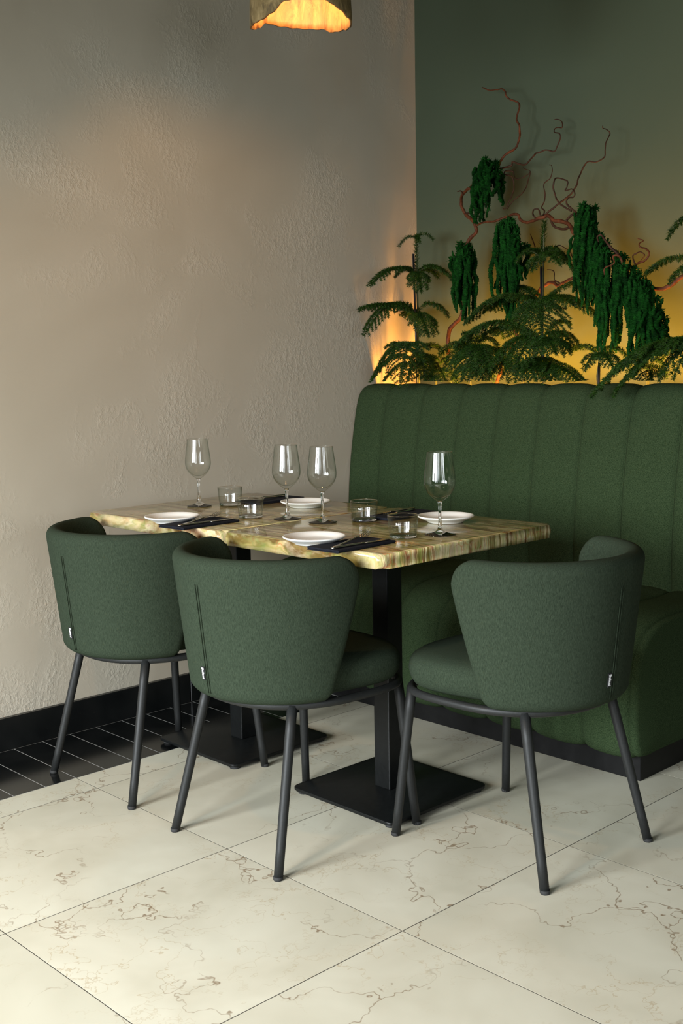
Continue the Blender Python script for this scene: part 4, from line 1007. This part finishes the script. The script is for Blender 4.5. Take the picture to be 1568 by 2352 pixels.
SAPLINGS = [{'label': 'tiered pine sapling on a black stake nearest the plaster wall', 'stem': [[-0.2, -0.18, 1.686], [-0.2, -0.188, 1.107]], 'stake': [[-0.215, -0.178, 1.617], [-0.215, -0.197, 1.103]], 'leader': [[-0.2, -0.18, 1.686], [-0.2, -0.178, 1.542]], 'fr': [([-0.2, -0.179, 1.679], [-0.27, -0.152, 1.643], 0.025, 0.1), ([-0.2, -0.179, 1.679], [-0.17, -0.243, 1.668], 0.025, 0.1), ([-0.2, -0.179, 1.679], [-0.26, -0.253, 1.652], 0.02, 0.1), ([-0.2, -0.177, 1.538], [-0.46, -0.18, 1.485], 0.05, 0.26), ([-0.2, -0.177, 1.542], [-0.14, -0.324, 1.499], 0.05, 0.32), ([-0.2, -0.177, 1.538], [-0.36, -0.352, 1.455], 0.03, 0.28), ([-0.2, -0.177, 1.538], [-0.05, -0.161, 1.532], 0.03, 0.25), ([-0.2, -0.177, 1.538], [-0.3, -0.156, 1.524], 0.03, 0.2), ([-0.2, -0.179, 1.384], [-0.47, -0.141, 1.401], 0.03, 0.34), ([-0.2, -0.179, 1.384], [-0.45, -0.134, 1.3], 0.09, 0.36), ([-0.2, -0.179, 1.392], [-0.16, -0.311, 1.367], 0.05, 0.36), ([-0.2, -0.179, 1.384], [-0.34, -0.368, 1.289], 0.03, 0.34), ([-0.2, -0.179, 1.384], [-0.1, -0.022, 1.38], 0.02, 0.3), ([-0.2, -0.185, 1.217], [-0.36, -0.091, 1.139], 0.09, 0.42), ([-0.2, -0.185, 1.217], [-0.44, -0.309, 1.101], 0.12, 0.42), ([-0.2, -0.185, 1.217], [-0.3, -0.314, 1.121], 0.05, 0.4), ([-0.2, -0.185, 1.225], [-0.1, -0.224, 1.232], 0.04, 0.36), ([-0.2, -0.185, 1.217], [-0.28, -0.075, 1.253], 0.04, 0.36), ([-0.2, -0.184, 1.168], [-0.3, -0.08, 1.113], 0.05, 0.34), ([-0.2, -0.185, 1.185], [-0.33, -0.04, 1.114], 0.08, 0.36), ([-0.2, -0.185, 1.176], [-0.33, -0.244, 1.11], 0.05, 0.45), ([-0.2, -0.185, 1.176], [-0.24, -0.314, 1.128], 0.05, 0.45)]}, {'label': 'tall tiered pine sapling on a black stake in the middle of the greenery', 'stem': [[-0.2, -0.794, 1.68], [-0.2, -0.786, 1.118]], 'stake': [[-0.215, -0.792, 1.525], [-0.215, -0.809, 1.111]], 'leader': [[-0.2, -0.796, 1.682], [-0.2, -0.782, 1.559]], 'fr': [([-0.2, -0.781, 1.553], [-0.26, -0.717, 1.539], 0.04, 0.34), ([-0.2, -0.781, 1.555], [-0.16, -0.898, 1.491], 0.06, 0.36), ([-0.2, -0.781, 1.553], [-0.08, -0.64, 1.591], 0.02, 0.3), ([-0.2, -0.781, 1.553], [-0.3, -0.938, 1.514], 0.03, 0.3), ([-0.2, -0.781, 1.553], [-0.33, -0.838, 1.499], 0.02, 0.3), ([-0.2, -0.781, 1.557], [-0.08, -0.762, 1.589], 0.02, 0.3), ([-0.2, -0.785, 1.384], [-0.3, -0.518, 1.334], 0.08, 0.36), ([-0.2, -0.785, 1.384], [-0.14, -1.0, 1.314], 0.07, 0.36), ([-0.2, -0.785, 1.387], [-0.12, -0.485, 1.384], 0.05, 0.36), ([-0.2, -0.785, 1.384], [-0.42, -0.946, 1.268], 0.06, 0.5), ([-0.2, -0.785, 1.391], [-0.1, -0.867, 1.466], 0.02, 0.3), ([-0.2, -0.785, 1.384], [-0.4, -0.857, 1.313], 0.05, 0.45), ([-0.2, -0.785, 1.387], [-0.28, -0.985, 1.373], 0.04, 0.4), ([-0.2, -0.785, 1.387], [-0.1, -0.569, 1.465], 0.03, 0.3), ([-0.2, -0.787, 1.255], [-0.34, -0.496, 1.244], 0.1, 0.36), ([-0.2, -0.787, 1.251], [-0.26, -0.968, 1.24], 0.05, 0.4), ([-0.2, -0.787, 1.266], [-0.14, -0.87, 1.315], 0.04, 0.4), ([-0.2, -0.787, 1.251], [-0.38, -0.695, 1.166], 0.07, 0.42), ([-0.2, -0.787, 1.251], [-0.42, -0.837, 1.173], 0.05, 0.45), ([-0.2, -0.787, 1.251], [-0.4, -0.995, 1.212], 0.04, 0.4), ([-0.2, -0.787, 1.244], [-0.12, -0.485, 1.298], 0.05, 0.4)]}, {'label': 'small pine sapling on a short black stake under the long amaranthus', 'stem': [[-0.24, -1.061, 1.262], [-0.24, -1.052, 1.108]], 'stake': [[-0.255, -1.066, 1.182], [-0.255, -1.062, 1.105]], 'leader': [[-0.24, -1.062, 1.265], [-0.24, -1.055, 1.199]], 'fr': [([-0.24, -1.055, 1.199], [-0.2, -0.917, 1.225], 0.03, 0.36), ([-0.24, -1.055, 1.199], [-0.2, -1.14, 1.194], 0.04, 0.38), ([-0.24, -1.055, 1.199], [-0.34, -1.066, 1.155], 0.03, 0.4), ([-0.24, -1.055, 1.199], [-0.34, -1.179, 1.161], 0.03, 0.4), ([-0.24, -1.055, 1.199], [-0.12, -1.005, 1.21], 0.03, 0.4)]}, {'label': 'large pine sapling at the right frame edge with a frond draped over the bench', 'stem': [[-0.2, -1.446, 1.698], [-0.2, -1.447, 1.103]], 'stake': None, 'leader': None, 'fr': [([-0.2, -1.449, 1.584], [-0.2, -1.283, 1.576], 0.07, 0.22), ([-0.2, -1.447, 1.462], [-0.24, -1.224, 1.459], 0.06, 0.24), ([-0.2, -1.447, 1.462], [-0.32, -1.363, 1.424], 0.05, 0.3), ([-0.3, -1.502, 1.221], [-0.47, -1.183, 1.077], 0.1, 0.3), ([-0.3, -1.503, 1.196], [-0.45, -1.248, 1.077], 0.1, 0.3), ([-0.2, -1.448, 1.202], [-0.3, -1.228, 1.16], 0.08, 0.26), ([-0.2, -1.448, 1.202], [-0.14, -1.238, 1.192], 0.07, 0.3), ([-0.2, -1.448, 1.209], [-0.36, -1.407, 1.127], 0.08, 0.36), ([-0.2, -1.448, 1.209], [-0.36, -1.356, 1.121], 0.08, 0.3)]}, {'label': 'low yellow-lit pine sapling spreading left of the middle sapling', 'stem': [[-0.2, -0.457, 1.244], [-0.2, -0.453, 1.103]], 'stake': None, 'leader': None, 'fr': [([-0.2, -0.456, 1.22], [-0.22, -0.314, 1.215], 0.05, 0.4), ([-0.2, -0.456, 1.22], [-0.16, -0.567, 1.234], 0.06, 0.4), ([-0.2, -0.456, 1.22], [-0.34, -0.455, 1.16], 0.05, 0.42), ([-0.2, -0.456, 1.228], [-0.36, -0.679, 1.159], 0.06, 0.45), ([-0.2, -0.456, 1.228], [-0.26, -0.479, 1.298], 0.02, 0.36), ([-0.2, -0.456, 1.22], [-0.1, -0.428, 1.292], 0.02, 0.4), ([-0.2, -0.455, 1.166], [-0.24, -0.388, 1.115], 0.03, 0.4), ([-0.2, -0.455, 1.166], [-0.3, -0.601, 1.117], 0.04, 0.4), ([-0.2, -0.456, 1.22], [-0.1, -0.29, 1.255], 0.03, 0.4), ([-0.2, -0.455, 1.166], [-0.33, -0.517, 1.114], 0.04, 0.45), ([-0.2, -0.455, 1.173], [-0.2, -0.569, 1.118], 0.05, 0.42), ([-0.2, -0.456, 1.205], [-0.26, -0.675, 1.172], 0.06, 0.4), ([-0.2, -0.456, 1.213], [-0.4, -0.654, 1.138], 0.05, 0.45)]}, {'label': 'low yellow-lit pine sapling spreading at the foot of the middle sapling', 'stem': [[-0.2, -0.704, 1.178], [-0.2, -0.702, 1.103]], 'stake': None, 'leader': None, 'fr': [([-0.2, -0.704, 1.163], [-0.28, -0.662, 1.124], 0.05, 0.42), ([-0.2, -0.704, 1.167], [-0.3, -1.026, 1.114], 0.05, 0.3), ([-0.2, -0.704, 1.167], [-0.2, -0.887, 1.147], 0.05, 0.36), ([-0.2, -0.704, 1.167], [-0.14, -0.561, 1.179], 0.04, 0.4), ([-0.2, -0.704, 1.163], [-0.34, -0.865, 1.121], 0.04, 0.45), ([-0.2, -0.704, 1.167], [-0.1, -0.723, 1.184], 0.03, 0.4), ([-0.2, -0.704, 1.167], [-0.32, -0.912, 1.117], 0.05, 0.42), ([-0.2, -0.704, 1.167], [-0.26, -0.912, 1.112], 0.05, 0.36), ([-0.2, -0.704, 1.163], [-0.34, -0.775, 1.114], 0.04, 0.45)]}, {'label': 'low pine sapling in the gap between the left sapling and the leftmost yellow-lit one', 'stem': [[-0.15, -0.235, 1.167], [-0.15, -0.234, 1.101]], 'stake': None, 'leader': None, 'fr': [([-0.15, -0.235, 1.159], [-0.12, -0.118, 1.167], 0.04, 0.45), ([-0.15, -0.235, 1.159], [-0.1, -0.268, 1.174], 0.04, 0.45), ([-0.15, -0.235, 1.159], [-0.28, -0.318, 1.113], 0.03, 0.45), ([-0.15, -0.235, 1.159], [-0.27, -0.394, 1.108], 0.03, 0.45), ([-0.15, -0.235, 1.163], [-0.1, -0.135, 1.209], 0.03, 0.4)]}, {'label': 'low pine sapling peeking over the bench under the rightmost amaranthus', 'stem': [[-0.15, -1.189, 1.165], [-0.15, -1.19, 1.102]], 'stake': None, 'leader': None, 'fr': [([-0.15, -1.19, 1.158], [-0.16, -1.074, 1.145], 0.05, 0.4), ([-0.15, -1.19, 1.158], [-0.26, -1.179, 1.115], 0.05, 0.42), ([-0.15, -1.19, 1.158], [-0.12, -1.243, 1.143], 0.04, 0.4), ([-0.15, -1.189, 1.161], [-0.1, -1.118, 1.2], 0.03, 0.4), ([-0.15, -1.19, 1.158], [-0.3, -1.297, 1.113], 0.03, 0.45)]}]

rnd = random.Random(7)

def branch(label, paths):
    base = Vector(paths[0][0][:3])
    t = thing('twisted_branch', label, 'branch', base, group='twisted branches above the bench')
    for k, p in enumerate(paths):
        pts = catmull([Vector(q[:3]) - base for q in p], 6)
        n = len(pts)
        r0 = p[0][3]; r1 = p[-1][3]
        out, rr = [], []
        for i, v in enumerate(pts):
            f = i / (n - 1)
            w = noise.noise_vector((v + base) * 38) * 0.0035
            if i in (0,): w *= 0
            q = v + w
            q.x = min(q.x, -0.008 - base.x)
            out.append(q)
            kn = 1 + 0.20 * noise.noise((v + base) * 60)
            rr.append((r0 + (r1 - r0) * f) * kn * 0.82)
        vv, ff_ = tube(out, rr, 8)
        obj('main_stem' if k == 0 else 'twig', mesh('stem', vv, ff_, BARK if k == 0 else TWIG_BARK), t)
for lab, paths in BRANCHES: branch(lab, paths)

def tassel_mesh(seed):
    r_ = random.Random(seed)
    n, m = 110, 7
    verts, faces = [], []
    ph = r_.random() * 6
    for i in range(n + 1):
        f = i / n
        x = 0.006 * math.sin(f * 5 + ph) + 0.003 * math.sin(f * 17 + ph)
        y = 0.006 * math.cos(f * 4.3 + ph * 2) + 0.003 * math.sin(f * 13 + ph)
        env = (0.35 + 0.65 * min(1, f * 7)) * (1 - 0.45 * max(0, (f - 0.65) / 0.35))
        for k in range(m):
            a = 2 * math.pi * k / m + i * 0.4
            r = 0.0062 * env * (0.72 + 0.42 * r_.random() + (0.28 if (i * 3 + k * 5) % 7 == 0 else 0))
            if i in (0, n): r *= 0.3
            verts.append((x + r * math.cos(a), y + r * math.sin(a), -f + r_.uniform(-0.003, 0.003)))
    for i in range(n):
        for k in range(m):
            k2 = (k + 1) % m
            faces.append((i * m + k, (i + 1) * m + k, (i + 1) * m + k2, i * m + k2))
    faces.append(tuple(range(m))); faces.append(tuple(range(n * m, n * m + m))[::-1])
    return mesh('tassel', verts, faces, TASSEL, False)
tassels = [tassel_mesh(s) for s in range(8)]
def tuft_mesh(seed):
    r_ = random.Random(seed); verts, faces = [], []
    for k in range(70):
        d = Vector((r_.gauss(0, 1), r_.gauss(0, 1), r_.gauss(0.2, 1))).normalized()
        s = d.cross(Vector((r_.random(), r_.random(), r_.random()))).normalized() * r_.uniform(0.002, 0.005)
        c = d * r_.uniform(0.002, 0.012); e = c + d * r_.uniform(0.006, 0.015); n2 = d.cross(s).normalized() * 0.003
        b = len(verts); verts += [c - s, c + s, c + n2, e]
        faces += [(b, b + 1, b + 3), (b + 1, b + 2, b + 3), (b + 2, b, b + 3), (b, b + 2, b + 1)]
    return mesh('leaf_tuft', verts, faces, TASSEL, False)
tufts = [tuft_mesh(s) for s in range(3)]

for lab, strands in AMARANTHUS:
    top = max(strands, key=lambda s: s[2])
    base = Vector(top[:3])
    t = thing('hanging_amaranthus', lab, 'hanging plant', base, group='hanging amaranthus bunches')
    for i, (x, y, z, zb) in enumerate(strands):
        L = max(0.05, z - zb)
        o = obj('tassel', rnd.choice(tassels), t, (x - base.x, y - base.y, z - base.z))
        k = rnd.uniform(1.0, 1.55)
        o.scale = (k, k, L)
        o.rotation_euler = (rnd.uniform(-0.04, 0.04), rnd.uniform(-0.04, 0.04), rnd.uniform(0, 6.28))
        if i % 5 == 0:
            q = obj('leaf_tuft', rnd.choice(tufts), t, (x - base.x, y - base.y, z - base.z - 0.004))
            q.rotation_euler = (rnd.uniform(0, 6), rnd.uniform(0, 6), rnd.uniform(0, 6))

def needles(path, rad, spacing, ln, verts, faces, r_, every=3, tip_bias=0.55):
    """short pointed needles all round a shoot"""
    d = 0.0
    for i in range(len(path) - 1):
        a, b = path[i], path[i + 1]
        seg = b - a; L = seg.length
        if L < 1e-6: continue
        t = seg / L
        u = t.cross(Vector((0.2, 0.3, 1))).normalized(); w = t.cross(u)
        m = max(1, int(L / spacing))
        for k in range(m):
            c = a + seg * ((k + r_.random()) / m)
            a0 = r_.uniform(0, 6.28)
            for q in range(every):
                an = a0 + q * 6.283 / every + r_.uniform(-0.4, 0.4)
                rd = u * math.cos(an) + w * math.sin(an)
                dr = (rd + t * tip_bias * r_.uniform(0.6, 1.5)).normalized()
                l = ln * r_.uniform(0.7, 1.15)
                sd = t.cross(rd) * 0.0015
                p0 = c + rd * rad
                e = p0 + dr * l - rd * (0.15 * l)
                bse = len(verts)
                verts += [p0 - sd, p0 + sd, p0 + t * 0.0022, e]
                faces += [(bse, bse + 1, bse + 3), (bse + 1, bse + 2, bse + 3), (bse + 2, bse, bse + 3)]

BACK_TOP = [(-0.44, 0.70), (-0.42, 0.95), (-0.395, 1.03), (-0.365, 1.09), (-0.33, 1.118), (-0.26, 1.122), (-0.235, 1.115)]
def frond(parent, base, tip, arch, width, r_, org):
    b = Vector(base) - org; e = Vector(tip) - org
    ax = e - b; L = ax.length
    ctrl = (b + e) / 2 + Vector((0, 0, arch * 1.7))
    n = max(8, int(L / 0.016))
    path = []
    for i in range(n + 1):
        t = i / n
        path.append((1 - t) ** 2 * b + 2 * t * (1 - t) * ctrl + t * t * e)
    sv, sf = [], []
    tube(path, [0.0030 * (1 - 0.7 * i / n) for i in range(n + 1)], 5, sv, sf)
    nv, nf = [], []
    needles(path, 0.0015, 0.0030, 0.0140, nv, nf, r_, 4)
    side = ax.cross(Vector((0, 0, 1)))
    if side.length < 1e-4: side = Vector((1, 0, 0))
    side.normalize()
    i = 2
    while i < n:
        t = i / n
        tg = (path[min(i + 1, n)] - path[i - 1]).normalized()
        for sgn in (-1, 1):
            if r_.random() < 0.06: continue
            bl = width * L * (0.35 + 0.95 * math.sin(math.pi * min(1, 0.18 + t * 0.80)) ** 1.0) * r_.uniform(0.75, 1.1) * 0.62
            bl = min(bl, 0.13)
            if bl < 0.012: continue
            d = (side * sgn * 0.86 + tg * 0.62).normalized()
            sub = 6
            bp = []
            for k in range(sub + 1):
                f = k / sub
                q = path[i] + d * (bl * f) + Vector((0, 0, 0.010 * math.sin(f * 2.2) - 0.42 * bl * f * f * r_.uniform(0.8, 1.2)))
                if q.y + org.y > -0.006: q.y = -0.006 - org.y
                if q.x + org.x > -0.006: q.x = -0.006 - org.x
                bp.append(q)
            tube(bp, [0.0014 * (1 - 0.6 * k / sub) for k in range(sub + 1)], 4, sv, sf)
            needles(bp, 0.0008, 0.0030, 0.0118, nv, nf, r_, 4)
        i += 1 if L > 0.12 else 1
    me = mesh('frond', [*sv, *nv], sf + [tuple(k + len(sv) for k in f) for f in nf], PINE_STEM, False)
    me.materials.append(PINE)
    me.polygons.foreach_set('material_index', [0] * len(sf) + [1] * len(nf))
    for v in me.vertices:
        wx = v.co.x + org.x
        if -0.44 < wx < -0.235:                # lie on the bench back instead of passing into it
            for (xa, za), (xb, zb) in zip(BACK_TOP[:-1], BACK_TOP[1:]):
                if xa <= wx <= xb:
                    v.co.z = max(v.co.z, za + (zb - za) * (wx - xa) / (xb - xa) - org.z + 0.25 * max(0.0, 0.02 - abs(v.co.z + org.z - 1.11)))
        if v.co.y + org.y > -0.004: v.co.y = -0.004 - org.y
        if v.co.x + org.x > -0.004: v.co.x = -0.004 - org.x
    return obj('frond', me, parent)

for S in SAPLINGS:
    top, bot = Vector(S['stem'][0]), Vector(S['stem'][1])
    root = Vector((max(-0.165, bot.x), bot.y, 0.980))
    t = thing('pine_sapling', S['label'], 'plant', root, group='pine saplings behind the bench')
    r_ = random.Random(hash(len(S['label'])) % 1000)
    pts = catmull([root - root, bot - root, (top + bot) / 2 - root + Vector((0.004, 0.003, 0)), top - root], 6)
    v, f = tube(pts, [0.0062 - 0.0035 * i / (len(pts) - 1) for i in range(len(pts))], 8)
    obj('trunk', mesh('trunk', v, f, PINE_STEM), t)
    if S['leader']:
        a, b = Vector(S['leader'][0]) - root, Vector(S['leader'][1]) - root
        path = [b.lerp(a, k / 10) for k in range(11)]
        sv, sf = tube(path, 0.0022, 6)
        nv, nf = [], []
        needles(path, 0.0018, 0.0040, 0.0240, nv, nf, r_, 5, 0.75)
        me = mesh('leader_shoot', [*sv, *nv], sf + [tuple(k + len(sv) for k in q) for q in nf], PINE_STEM, False)
        me.materials.append(PINE)
        me.polygons.foreach_set('material_index', [0] * len(sf) + [1] * len(nf))
        obj('leader_shoot', me, t)
    if S['stake']:
        a, b = Vector(S['stake'][0]) - root, Vector(S['stake'][1]) - root
        b.z = 0.0
        v, f = tube([a, b], 0.0042, 10)
        obj('support_stake', mesh('support_stake', v, f, STAKE), t)
    for fb, ft_, arch, w in S['fr']:
        frond(t, fb, ft_, arch, w, r_, root)
